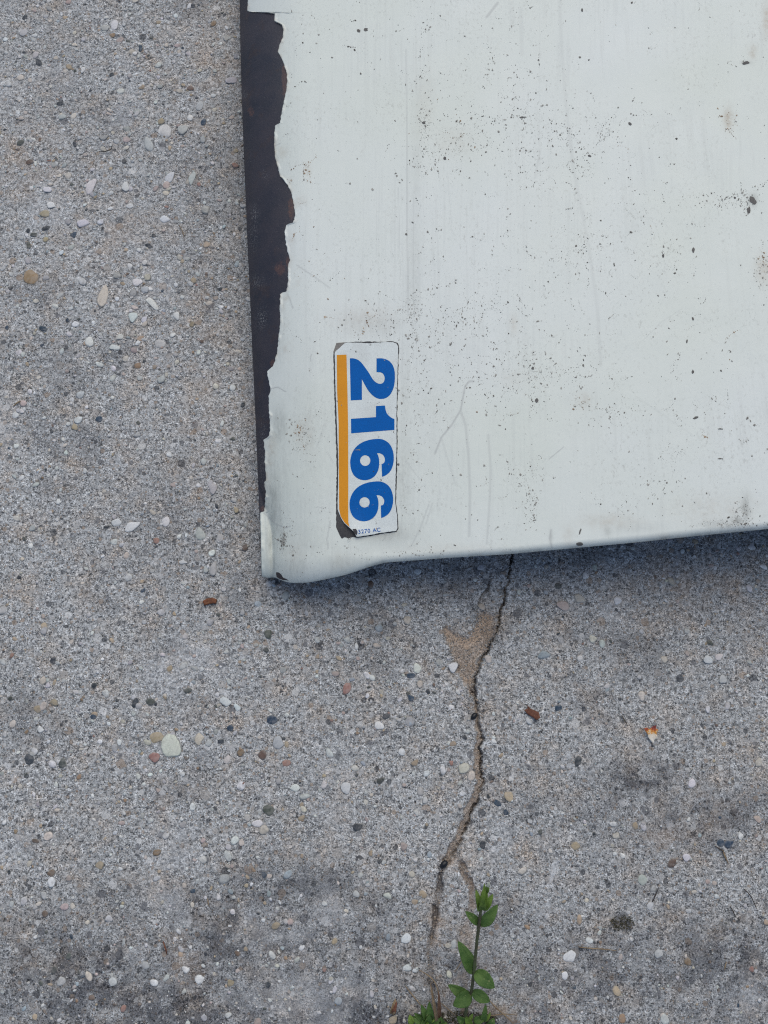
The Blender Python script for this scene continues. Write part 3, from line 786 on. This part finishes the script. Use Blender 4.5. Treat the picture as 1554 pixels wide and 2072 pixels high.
TWO = smooth_loop([(313, 300, 1), (345, 300), (385, 312), (420, 340), (455, 385), (490, 435), (520, 485), (550, 519), (580, 535), (605, 536), (628, 520), (637, 490), (632, 460), (615, 437), (590, 429), (561, 428, 1),
                   (561, 300, 1), (600, 299), (640, 305), (680, 325), (710, 360), (728, 410), (732, 460), (730, 520), (718, 580), (690, 635), (650, 668), (600, 678), (560, 668), (520, 640), (485, 600), (460, 560),
                   (440, 522), (425, 495, 1), (425, 686, 1), (321, 691, 1)])
ONE = smooth_loop([(323, 863, 1), (556, 847, 1), (556, 744, 1), (640, 739, 1), (645, 775), (657, 810), (680, 838), (708, 857), (728, 864, 1), (728, 966, 1), (325, 998, 1)])
SIX = smooth_loop([(613, 1403, 1), (640, 1393), (675, 1368), (700, 1333), (715, 1290), (722, 1240), (718, 1180), (700, 1125), (670, 1085), (630, 1060), (590, 1050), (540, 1052), (480, 1063), (420, 1087), (370, 1126),
                   (335, 1180), (318, 1240), (318, 1300), (330, 1350), (356, 1395), (400, 1425), (450, 1435), (500, 1425), (545, 1395), (575, 1345), (586, 1290), (584, 1240), (576, 1205), (565, 1183, 1), (590, 1184),
                   (615, 1195), (632, 1215), (639, 1240), (635, 1265), (622, 1280), (608, 1282, 1)])
HOLE = [(456 + 48 * math.cos(a), 1252 + 50 * math.sin(a)) for a in np.linspace(0, 2 * math.pi, 28, endpoint=False)]
dn = lambda pts: [(p[0] - 4 - 0.012 * (p[1] - 1050), 1446 + (p[1] - 1050) * 0.966) for p in pts]
surface_patch("digit", Zm(TWO), ink, M["blue"], decal)
surface_patch("digit", Zm(ONE), ink, M["blue"], decal)
surface_patch("digit", Zm(SIX), ink, M["blue"], decal, [Zm(HOLE)])
surface_patch("digit", Zm(dn(SIX)), ink, M["blue"], decal, [Zm(dn(HOLE))])
cu = bpy.data.curves.new("small_print", 'FONT'); cu.body = "03270 AC"; cu.size = 1.0; cu.offset = 0.012; cu.space_character = 1.12
tmp = bpy.data.objects.new("tmp", cu); COL.objects.link(tmp)
dg = bpy.context.evaluated_depsgraph_get(); dg.update()
tm = bpy.data.meshes.new_from_object(tmp.evaluated_get(dg))
bpy.data.objects.remove(tmp)
co = np.array([v.co[:2] for v in tm.vertices])
u = (co[:, 0] - co[:, 0].min()) / np.ptp(co[:, 0]); vv = (co[:, 1] - co[:, 1].min()) / np.ptp(co[:, 1])
A, B = (362, 1938), (600, 1914)
ang = math.atan2(B[1] - A[1], B[0] - A[0]); hh = 38
q = Zm([(A[0] + (B[0] - A[0]) * a + math.sin(ang) * hh * b, A[1] + (B[1] - A[1]) * a - hh * b) for a, b in zip(u, vv)])
q = np.array(q); PP = lift(q[:, 0], q[:, 1], ink(q[:, 0], q[:, 1]))
for v, p in zip(tm.vertices, PP): v.co = p
tm.name = "small_print"; link("small_print", tm, M["blue"], decal)
# torn black bit over the first figure of the small print
surface_patch("torn_edge", ragged(Zm([(338, 1890), (372, 1886), (382, 1905), (378, 1945), (360, 1935), (345, 1912)]), 0.6, 9), lambda a, b: curl(a, b) + 0.0003, M["backing"], decal)

surface_patch("scuff", Zm([(345, 1154), (372, 1150), (400, 1146), (411, 1142), (407, 1152), (412, 1160), (395, 1156), (370, 1156)]), lambda a, b: ink(a, b) + 0.0001, M["glue"], decal, step=3)
# chips and bare spots in the coat
def chip(name, pts, mat, off=0.00062, parent=hood): return surface_patch(name, ragged(pts, 0.5, 13), off, mat, parent, step=4)
Z3 = lambda pts: [(460 + a / 3.885, 850 + b / 3.885) for a, b in pts]
chip("paint_chip", Z3([(383, 1196), (400, 1196), (425, 1215), (436, 1240), (468, 1252), (480, 1262), (440, 1256), (405, 1246), (386, 1232)]), M["metal"])
chip("rivet_hole", [(1173 + 7 * math.cos(a), 1101 + 4.2 * math.sin(a)) for a in np.linspace(0, 6.28, 14, endpoint=False)], M["dirt"])

# dirt specks on the coat: loose clusters of tiny flat flecks
def specks(name, N, clusters, mat, seed, smin, smax, uniform=0.3):
    r = np.random.default_rng(seed)
    V, F, T = [], [], []
    cw = np.array([c[4] for c in clusters], float); cw /= cw.sum()
    tries = 0; n = 0; chain = 0
    while n < N and tries < N * 6:
        tries += 1
        if chain > 0:
            chain -= 1; hd += r.normal(0, 0.6); x, y = x + r.uniform(2, 6) * math.cos(hd), y + r.uniform(2, 6) * math.sin(hd)
        else:
            if r.random() < uniform: x, y = r.uniform(560, 1600), r.uniform(-60, 1120)
            else:
                c = clusters[r.choice(len(clusters), p=cw)]
                x, y = c[0] + r.normal() * c[2], c[1] + r.normal() * c[3]
            fade = r.random() ** 0.75
            if r.random() < 0.16: chain = int(r.integers(2, 9)); hd = r.uniform(0, 6.28)
        if x < float(xp(np.array(y))) + 6 or x > 1700 or y > float(yb(x)) - 5: continue
        s = smin * (smax / smin) ** (r.random() ** 3.4); asp = r.uniform(0.22, 0.85)
        th = r.normal(math.pi / 2, 0.7) if r.random() < 0.6 else r.uniform(0, 3.14)
        k = 8; a = np.linspace(0, 2 * math.pi, k, endpoint=False)
        rad = r.uniform(0.35, 1.2, k)
        qx = s * rad * np.cos(a); qy = s * asp * rad * np.sin(a)
        X = x + qx * math.cos(th) - qy * math.sin(th); Y = y + qx * math.sin(th) + qy * math.cos(th)
        in_decal = 672 < x < 808 and 690 < y < 1092
        if in_decal and r.random() < 0.5: continue
        ring = lift(X, Y, 0.00056 if not in_decal else ink(X, Y) + 0.0001); ctr = lift(x, y, 0.00056 + 0.00005 * s if not in_decal else ink(np.array(x), np.array(y)) + 0.00025)
        V.append(np.concatenate([ring, ctr[None]])); b = n * (k + 1)
        T += [min(1.0, max(0.0, fade + r.normal(0, 0.12)))] * (k + 1)
        for i in range(k): F.append((b + i, b + (i + 1) % k, b + k))
        n += 1
    me = fast_mesh(name, np.concatenate(V), np.array(F)[:, ::-1], False)
    set_attr(me, "fade", np.repeat(np.array(T)[:, None], 3, 1))
    return tag(link(name, me, mat, paint), kind="stuff")
CL = [(850, 60, 16, 90, 3), (855, 240, 9, 60, 4), (900, 290, 60, 40, 5), (960, 190, 70, 60, 4), (990, 260, 70, 40, 6), (1090, 220, 50, 40, 6), (1145, 265, 22, 14, 4), (1230, 262, 16, 14, 3), (1085, 320, 70, 30, 5),
      (880, 330, 50, 30, 4), (1160, 330, 60, 40, 4), (1310, 250, 60, 60, 2), (1520, 400, 40, 12, 5), (1400, 400, 60, 12, 4), (1220, 440, 60, 60, 3), (1340, 500, 30, 50, 3), (1100, 440, 60, 30, 2), (1150, 510, 30, 20, 3),
      (1550, 545, 16, 30, 4), (840, 640, 10, 30, 6), (836, 760, 10, 120, 4), (980, 640, 50, 30, 7), (920, 680, 60, 60, 6), (1010, 760, 70, 30, 7), (1080, 750, 20, 16, 5), (1030, 800, 50, 30, 5), (1160, 760, 40, 20, 4), (1240, 830, 50, 20, 5),
      (880, 780, 40, 60, 4), (1060, 960, 40, 20, 4), (1030, 1000, 40, 40, 4), (1080, 1030, 8, 25, 4), (1400, 700, 40, 60, 3), (1410, 860, 40, 40, 2), (1350, 950, 20, 25, 3), (1290, 1020, 60, 20, 3), (1505, 1045, 16, 22, 6), (1480, 1060, 40, 6, 5),
      (720, 130, 60, 80, 2), (760, 640, 40, 30, 4), (620, 880, 18, 24, 4), (640, 500, 30, 60, 1.5), (573, 1092, 3, 12, 5), (640, 1120, 60, 30, 2), (1130, 600, 60, 60, 3), (980, 540, 80, 60, 3), (1030, 100, 60, 60, 3), (870, 480, 10, 120, 2),
      (780, 900, 20, 100, 2), (1250, 620, 80, 80, 2), (850, 1000, 40, 50, 2), (600, 1000, 30, 80, 2), (900, 1120, 150, 4, 3)]
specks("dirt_specks", 8200, CL, M["fleck"], 101, 0.60, 3.1, 0.16)
specks("rust_specks", 420, [(622, 345, 7, 10, 4), (585, 372, 3, 8, 2), (1548, 545, 12, 25, 5), (610, 545, 20, 20, 2), (1470, 245, 10, 20, 3), (635, 600, 20, 20, 1), (605, 460, 14, 20, 2), (1180, 815, 16, 12, 3), (740, 660, 50, 20, 3),
      (610, 870, 8, 12, 3), (920, 280, 30, 40, 3), (1350, 330, 40, 80, 1)], M["rustspeck"], 102, 0.8, 3.2, 0.25)
# the few larger marks
def fleck(x, y, a, b, th, mat=None):
    pts = []
    r = random.Random(int(x * 7 + y))
    for t in np.linspace(0, 2 * math.pi, 11, endpoint=False):
        k = r.uniform(0.7, 1.1); u_, v_ = a * k * math.cos(t), b * k * math.sin(t)
        pts.append((x + u_ * math.cos(th) - v_ * math.sin(th), y + u_ * math.sin(th) + v_ * math.cos(th)))
    return pts
for x, y, a, b, th in ((1510, 127, 8, 3.5, -0.2), (857, 248, 4, 3, 0), (822, 474, 2.8, 2.8, 0), (835, 450, 2.6, 1.6, .4), (1408, 845, 6.5, 2.6, -.3), (1458, 868, 6, 1.4, 0), (1458, 928, 6, 1.4, 0), (1193, 315, 4, 2.6, .2), (1275, 250, 4, 3, .6),
                       (1403, 506, 3, 6, .1), (1342, 518, 2.4, 5, 0), (1523, 405, 10, 7, .8), (1515, 425, 4, 8, .2), (1487, 400, 3, 3, 0), (1402, 645, 2.2, 4, -.3), (1390, 690, 1.6, 5, .2), (1402, 752, 2.6, 4.5, 0), (1459, 750, 2.2, 2.4, 0),
                       (1058, 237, 7, 1.8, -.1), (1178, 20, 2.4, 4, 0), (900, 320, 4, 4, 0), (1086, 810, 4, 5, 0), (1078, 745, 3, 4, 0), (1243, 535, 4, 1.5, 1.2), (806, 940, 2.6, 3, 0), (726, 62, 4, 4, .2), (740, 60, 5, 3.6, -.3),
                       (1174, 1075, 1.6, 8, .3), (920, 1103, 3, 1.4, .3)):
    chip("grime_mark", fleck(x, y, a, b, th), M["dirt"], 0.0006, paint)

# ------------------------------------------------------------------ weeds and litter
def tube(name, pts, radii, mat, parent=None, sides=8):
    pts = [Vector(p) for p in pts]
    # resample smoothly
    P_, R_ = [], []
    n = len(pts)
    for i in range(n - 1):
        p0, p1, p2, p3 = pts[max(i - 1, 0)], pts[i], pts[i + 1], pts[min(i + 2, n - 1)]
        for k in range(6):
            t = k / 6
            P_.append(0.5 * (2 * p1 + (p2 - p0) * t + (2 * p0 - 5 * p1 + 4 * p2 - p3) * t * t + (3 * p1 - p0 - 3 * p2 + p3) * t ** 3))
            R_.append(radii[i] * (1 - t) + radii[i + 1] * t)
    P_.append(pts[-1]); R_.append(radii[-1])
    V, F = [], []
    for i, (p, r) in enumerate(zip(P_, R_)):
        t = (P_[min(i + 1, len(P_) - 1)] - P_[max(i - 1, 0)]).normalized()
        a = t.orthogonal() if i == 0 else (a - t * a.dot(t)); a.normalize(); b = t.cross(a)
        for k in range(sides):
            th = 2 * math.pi * k / sides
            V.append(p + (a * math.cos(th) + b * math.sin(th)) * r * (1 + 0.12 * mnoise.noise(p * 900 + Vector((k, 0, 0)))))
    for i in range(len(P_) - 1):
        for k in range(sides):
            F.append((i * sides + k, i * sides + (k + 1) % sides, (i + 1) * sides + (k + 1) % sides, (i + 1) * sides + k))
    F.append(tuple(range(sides))[::-1]); F.append(tuple((len(P_) - 1) * sides + k for k in range(sides)))
    me = bpy.data.meshes.new(name); me.from_pydata([v[:] for v in V], [], F)
    for p in me.polygons: p.use_smooth = True
    return link(name, me, mat, parent)

def blade(name, base, tip, width, mat, parent=None, droop=0.15, fold=0.35, up=Vector((0, 0, 1)), shape=0.85, thick=0.00022, twist=0.0, nu=14):
    """a leaf: pointed blade with folded midrib, arched along its length, real thickness"""
    base, tip = Vector(base), Vector(tip)
    ax = tip - base; L = ax.length; ax.normalize()
    side = ax.cross(up)
    if side.length < 1e-4: side = Vector((1, 0, 0))
    side.normalize(); nrm = side.cross(ax).normalized()
    if twist: q = Matrix.Rotation(twist, 3, ax); side = q @ side; nrm = q @ nrm
    seed = base * 331
    top = []
    nv = 6
    for i in range(nu + 1):
        t = i / nu
        w = width * 0.5 * (min(1.0, 1.85 * t ** 0.62 * (1 - t) ** 0.85) if 0 < t < 1 else 0.0) + (0.00025 if t < 1 else 0.00003)
        c = base + ax * (L * t) + nrm * (L * droop * math.sin(math.pi * t) - L * droop * 0.7 * t * t)
        for j in range(-nv, nv + 1):
            s = j / nv
            ww = w * (1 + 0.07 * mnoise.noise(seed + Vector((t * 6, s * 2, 0))))
            p = c + side * (ww * s) + nrm * (abs(s) ** 1.3 * ww * fold + 0.05 * width * mnoise.noise(seed + Vector((t * 4, s * 3, 5))))
            top.append(p)
    m = 2 * nv + 1; V = [p[:] for p in top] + [(p - nrm * thick)[:] for p in top]; N = len(top); F = []
    for i in range(nu):
        for j in range(m - 1):
            a, b, c, d = i * m + j, i * m + j + 1, (i + 1) * m + j + 1, (i + 1) * m + j
            F.append((a, b, c, d)); F.append((N + d, N + c, N + b, N + a))
        for j in (0, m - 1):
            a, d = i * m + j, (i + 1) * m + j
            F.append((a, d, N + d, N + a) if j == 0 else (d, a, N + a, N + d))
    for j in range(m - 1):
        F.append((j + 1, j, N + j, N + j + 1)); a = nu * m + j; F.append((a, a + 1, N + a + 1, N + a))
    me = bpy.data.meshes.new(name); me.from_pydata(V, [], F)
    for p in me.polygons: p.use_smooth = True
    me.validate()
    return link(name, me, mat, parent)

def root_at(name, px, py, label, cat, group=None, z=0.0):
    o = bpy.data.objects.new(name, None); COL.objects.link(o)
    o.empty_display_size = 0.01
    o.location = at(px, py, z)
    return tag(o, label, cat, group)

def adopt(o, root):
    """make o a part of root, keeping its place"""
    o.parent = root
    o.matrix_parent_inverse = Matrix.Translation(-Vector(root.location))
    return o

weed = root_at("weed_plant", 938, 2076, "tall green weed with buds growing upright from the crack in the concrete", "weed", "weeds in the crack")
S = [(938, 2076, -0.002), (944, 2040, 0.012), (954, 2005, 0.024), (959, 1965, 0.038), (964, 1915, 0.054), (969, 1872, 0.068), (973, 1840, 0.078)]
adopt(tube("stem", [at(*p) for p in S], [0.0011, 0.00105, 0.001, 0.0010, 0.0009, 0.00095, 0.0008], M["stem"]), weed)
for b, t, w, m, tw in (((957, 1970, .037), (929, 1906, .041), 0.0115, "leaf", 0.25), ((960, 1966, .037), (1001, 1999, .041), 0.0125, "leaf", -0.2),
                       ((970, 1873, .067), (1007, 1833, .073), 0.0095, "upper", 0.1), ((969, 1870, .067), (943, 1845, .071), 0.0065, "upper", 0.2),
                       ((953, 2010, .022), (918, 2036, .026), 0.0125, "leaf", 0.1), ((954, 2006, .023), (992, 2027, .024), 0.0095, "leaf", -0.2),
                       ((950, 2020, .018), (908, 1994, .022), 0.0095, "leaf", 0.2)):
    adopt(blade("leaf", at(*b), at(*t), w, M[m], None, 0.12, 0.25, twist=tw), weed)
for k, (b, t, w) in enumerate((((973, 1842, .077), (964, 1803, .083), 0.0050), ((974, 1841, .078), (976, 1808, .086), 0.0055), ((975, 1840, .078), (997, 1812, .084), 0.0058), ((974, 1838, .080), (985, 1800, .090), 0.0050),
                               ((972, 1842, .077), (967, 1818, .085), 0.0052), ((976, 1838, .079), (990, 1822, .082), 0.0058), ((974, 1836, .081), (979, 1818, .089), 0.0055), ((973, 1832, .084), (981, 1792, .092), 0.0030))):
    adopt(blade("bud_leaf", at(*b), at(*t), w, M["young"], None, 0.16, 0.55, shape=0.8), weed)
adopt(blade("bud", at(983, 1806, .088), at(988, 1787, .093), 0.0032, M["young"], None, 0.05, 0.8), weed)
adopt(blade("petal", at(986, 1795, .0915), at(990, 1785, .0935), 0.0022, M["petal"], None, 0.05, 0.4), weed)

low = root_at("weed_plant", 862, 2072, "low clump of small green weed leaves at the bottom edge beside dry straw", "weed", "weeds in the crack")
rr = random.Random(4)
for cx, cy, n, zc in ((868, 2066, 9, .010), (905, 2070, 5, .008), (955, 2070, 6, .008), (985, 2066, 5, .007), (840, 2074, 4, .006)):
    for k in range(n):
        th = rr.uniform(0, 6.28); ln = rr.uniform(12, 26); sx, sy = cx + rr.uniform(-8, 8), cy + rr.uniform(-4, 10); z0 = rr.uniform(0.001, zc)
        adopt(blade("leaf", at(sx, sy, z0), at(sx + ln * math.cos(th), sy + ln * math.sin(th) * 0.9 - 3, z0 + rr.uniform(0.0, 0.005)), rr.uniform(0.0025, 0.0062), M["leaf" if rr.random() < 0.72 else "young"], None, 0.14, 0.4, twist=rr.uniform(-.3, .3), nu=8), low)
for b, t, w in (((868, 2066, .006), (853, 2035, .012), 0.006), ((870, 2066, .006), (869, 2030, .014), 0.0065), ((976, 2068, .006), (983, 2036, .014), 0.005), ((858, 2068, .005), (834, 2058, .006), 0.007), ((940, 2068, .006), (925, 2058, .008), 0.006)):
    adopt(blade("leaf", at(*b), at(*t), w, M["leaf"], None, 0.12, 0.3), low)

def straw(pts, r, label, mat="straw", name="dry_straw", cat="straw", group=None):
    P3 = [at(p[0], p[1], p[2]) for p in pts]
    o = tube(name, P3, [r * 0.72 * k for k in ([0.7] + [1.0] * (len(pts) - 2) + [0.35])], M[mat], None, 6)
    return tag(o, label, cat, group or {'straw': 'dry straws lying on the concrete', 'twig': 'small twigs lying on the concrete'}[cat])
straw([(1170, 1916, .0012), (1195, 1919, .0018), (1225, 1921, .0022), (1248, 1924, .0014)], 0.00055, "thin pale straw lying level right of the tall weed below the dark moss spot")
straw([(848, 1963, .002), (868, 1975, .006), (882, 1992, .008), (888, 2020, .006), (886, 2055, .004)], 0.00055, "pale curved dry straw arching over the left branch of the crack")
straw([(820, 1995, .0012), (838, 2018, .003), (858, 2042, .004)], 0.00055, "short slanting straw at the far left of the low weed clump")
straw([(985, 2018, .003), (1005, 2040, .004), (1030, 2062, .003), (1042, 2076, .002)], 0.0006, "dry straw leaning down to the right from the tall weed's foot")
straw([(893, 2030, .003), (910, 2045, .004), (922, 2056, .003)], 0.0005, "short straw bit between the brown stalk and the weed")
straw([(922, 1964, .001), (930, 1952, .0022), (936, 1942, .0012)], 0.0005, "tiny straw bit standing left of the weed's biggest leaf")
straw([(990, 2056, .002), (1020, 2052, .003), (1046, 2054, .002)], 0.0005, "level straw at the bottom edge right of the tall weed")
straw([(1462, 1720, .001), (1468, 1735, .0016), (1474, 1748, .001)], 0.0009, "stubby pale straw bit beside the two dark pebbles at right")
straw([(1470, 1946, .001), (1467, 1956, .0016), (1466, 1964, .001)], 0.0006, "small white curved fibre on dark concrete at lower right")
straw([(362, 455, .001), (370, 470, .0018), (373, 488, .001)], 0.00045, "thin straw left of the cream panel's peeled edge")
straw([(27, 822, .001), (36, 814, .002), (42, 812, .001)], 0.0008, "short tan straw at the left edge of the photo")
straw([(420, 1818, .001), (421, 1826, .0016), (424, 1836, .001)], 0.0005, "tiny yellow straw above the dark stain at lower left")
tw = [([(1447, 1712, .001), (1458, 1719, .0018), (1468, 1727, .001)], 0.0006, "short dark twig next to the stubby straw at right"),
      ([(1505, 1798, .001), (1520, 1815, .0022), (1534, 1845, .001)], 0.0005, "long thin dark twig near the right edge"),
      ([(1478, 1834, .001), (1484, 1846, .002), (1489, 1856, .001)], 0.0006, "short pale brown twig left of the long thin one at right"),
      ([(1258, 1447, .001), (1264, 1458, .002), (1270, 1468, .001)], 0.0006, "thin dark twig between the brown leaf scrap and the orange petal"),
      ([(200, 306, .001), (212, 306, .002), (224, 302, .002), (227, 293, .001)], 0.0005, "dark curled twig among the pebbles at upper left"),
      ([(1320, 1825, .001), (1326, 1812, .002), (1333, 1795, .001)], 0.0006, "brown twig standing above right of the dark moss spot"),
      ([(330, 1905, .001), (335, 1920, .003), (338, 1932, .001)], 0.0008, "red brown twig bit on the dark stain at lower left")]
for pts, r, lab in tw: straw(pts, r, lab, "twig" if "red" not in lab else "dryleaf", "twig", "twig")
# brown dry stalk curled beside the clump
stalk = root_at("dry_stalk", 888, 2076, "brown dry stalk standing curled between the crack and the weed clump", "stalk")
adopt(blade("stalk_blade", at(886, 2078, .002), at(872, 1995, .020), 0.0022, M["straw"], None, 0.08, 0.8, shape=0.5), stalk)
adopt(blade("stalk_blade", at(889, 2072, .002), at(888, 2008, .014), 0.0030, M["stalk"], None, 0.06, 0.7, shape=0.5), stalk)
curly = root_at("dry_leaf", 796, 2040, "small curled brown dry leaf at the bottom edge left of the weed", "leaf")
adopt(blade("leaf_blade", at(792, 2052, .001), at(800, 2024, .004), 0.0045, M["straw"], None, 0.25, 0.8), curly)
adopt(blade("leaf_blade", at(795, 2050, .001), at(802, 2030, .006), 0.0030, M["dryleaf"], None, 0.25, 0.8), curly)

def scrap(name, outline, z0, thick, mat, label, cat, bend=0.001, crease=None, mats=None):
    """a curled flake with real thickness; outline in photo positions"""
    cx = sum(p[0] for p in outline) / len(outline); cy = sum(p[1] for p in outline) / len(outline)
    bm = bmesh.new()
    vs = [bm.verts.new((p[0] - cx, p[1] - cy, 0)) for p in outline]
    edges = [bm.edges.new((vs[i], vs[(i + 1) % len(vs)])) for i in range(len(vs))]
    bmesh.ops.triangle_fill(bm, use_beauty=True, edges=edges)
    bmesh.ops.subdivide_edges(bm, edges=bm.edges[:], cuts=3, use_grid_fill=True)
    org = Vector(at(cx, cy, 0.0))
    for v in bm.verts:
        x, y = v.co.x, v.co.y
        u_ = x * math.cos(crease or 0) + y * math.sin(crease or 0)
        zz = z0 + bend * (abs(u_) / 10.0) ** 1.4 + 0.0003 * mnoise.noise(Vector((x * .2, y * .2, cx)))
        v.co = Vector(at(cx + x, cy + y, zz)) - org
    bmesh.ops.recalc_face_normals(bm, faces=bm.faces[:])
    if sum(f.normal.z for f in bm.faces) < 0: bmesh.ops.reverse_faces(bm, faces=bm.faces[:])
    r = bmesh.ops.solidify(bm, geom=bm.faces[:], thickness=thick)
    for f in bm.faces: f.smooth = True
    me = bpy.data.meshes.new(name); bm.to_mesh(me); bm.free()
    o = link(name, me, mat); o.location = org
    return tag(o, label, cat)

scrap("wood_chip", [(410, 1216), (418, 1211), (430, 1209), (439, 1213), (437, 1221), (424, 1221), (413, 1225)], 0.0022, 0.0016, M["woodchip"], "orange brown wood chip lying below the cream panel's left corner", "wood chip", 0.0002, 1.2)
scrap("leaf_scrap", [(1061, 1437), (1068, 1434), (1067, 1427), (1074, 1434), (1090, 1441), (1093, 1452), (1086, 1457), (1074, 1449), (1067, 1445)], 0.0016, 0.0004, M["dryleaf"], "reddish brown dry leaf scrap on concrete right of the crack", "leaf scrap", 0.0012, 0.7)
pt = NT("withered petal"); gv = pt.n("ShaderNodeTexCoord").outputs["Object"]
sx = pt.n("ShaderNodeSeparateXYZ"); pt.l(gv, sx.inputs[0])
yy = pt.math('ADD', pt.math('MULTIPLY', sx.outputs[1], 78.0), pt.math('ADD', -0.18, pt.math('MULTIPLY', pt.noise(gv, 330, 5, 0.75), 1.35)))
pm = pt.done(pt.ramp(yy, [(0.18, (0.72, 0.68, 0.60)), (0.42, (0.72, 0.62, 0.48)), (0.52, (0.70, 0.34, 0.06)), (0.66, (0.42, 0.10, 0.03)), (0.9, (0.20, 0.035, 0.03))]), 0.6, pt.bump(pt.noise(gv, 600, 3), 0.5, 0.0006))
scrap("petal_scrap", [(1303, 1474), (1309, 1472), (1315, 1476), (1320, 1470), (1328, 1467), (1327, 1473), (1332, 1477), (1328, 1484), (1330, 1492), (1324, 1497), (1322, 1505), (1316, 1498), (1312, 1492), (1311, 1485)], 0.0022, 0.0004, pm, "orange red and white withered petal scrap on concrete at right", "petal", 0.0016, 0.1)

def pod(name, px, py, a, b, th, z, mat, label, cat):
    v, f = mid_ico
    P_ = v * np.array([a, b, b * 0.8]); 
    for i in range(len(P_)): P_[i] *= 1 + 0.12 * mnoise.noise(Vector(v[i] * 2.3 + px))
    c, s = math.cos(th), math.sin(th)
    P_ = np.stack([P_[:, 0] * c - P_[:, 1] * s, P_[:, 0] * s + P_[:, 1] * c, P_[:, 2]], -1)
    o = link(name, fast_mesh(name, P_, f), mat); o.location = at(px, py, z)
    return tag(o, label, cat)
pod("seed", 959, 1449, 0.0029, 0.0018, 0.9, 0.0008, M["seed"], "shiny black seed lodged in the crack", "seed")
pod("dark_lump", 898, 1749, 0.0032, 0.0022, 0.7, 0.0002, M["seed"], "black lump where the crack forks above the weed", "soil")  # black blob set into the groove at the fork

# moss tufts in the dark spot and in the crack by the weed
def moss(px, py, rx, ry, n, label, seed):
    r = random.Random(seed); V, F = [], []
    org = Vector(at(px, py, 0))
    for k in range(n):
        a = r.uniform(0, 6.28); d = math.sqrt(r.random())
        p = Vector(at(px + rx * d * math.cos(a), py + ry * d * math.sin(a), r.uniform(0.0, 0.0012))) - org
        t = Vector((r.uniform(-1, 1), r.uniform(-1, 1), r.uniform(0.5, 1.6))).normalized() * r.uniform(0.0008, 0.0022)
        s = t.orthogonal().normalized() * r.uniform(0.0002, 0.00045); s2 = t.cross(s).normalized() * s.length
        b = len(V)
        V += [p + s, p - s * .5 + s2, p - s * .5 - s2, p + t]
        F += [(b, b + 1, b + 3), (b + 1, b + 2, b + 3), (b + 2, b, b + 3), (b, b + 2, b + 1)]
    me = bpy.data.meshes.new("moss"); me.from_pydata([v[:] for v in V], [], F)
    o = link("moss", me, M["moss"]); o.location = org
    return tag(o, label, "moss")
moss(1258, 1868, 24, 16, 170, "dark green moss tuft in a hollow of the concrete at lower right", 3)
moss(920, 2062, 90, 16, 700, "thin dark moss round the foot of the weeds", 4)
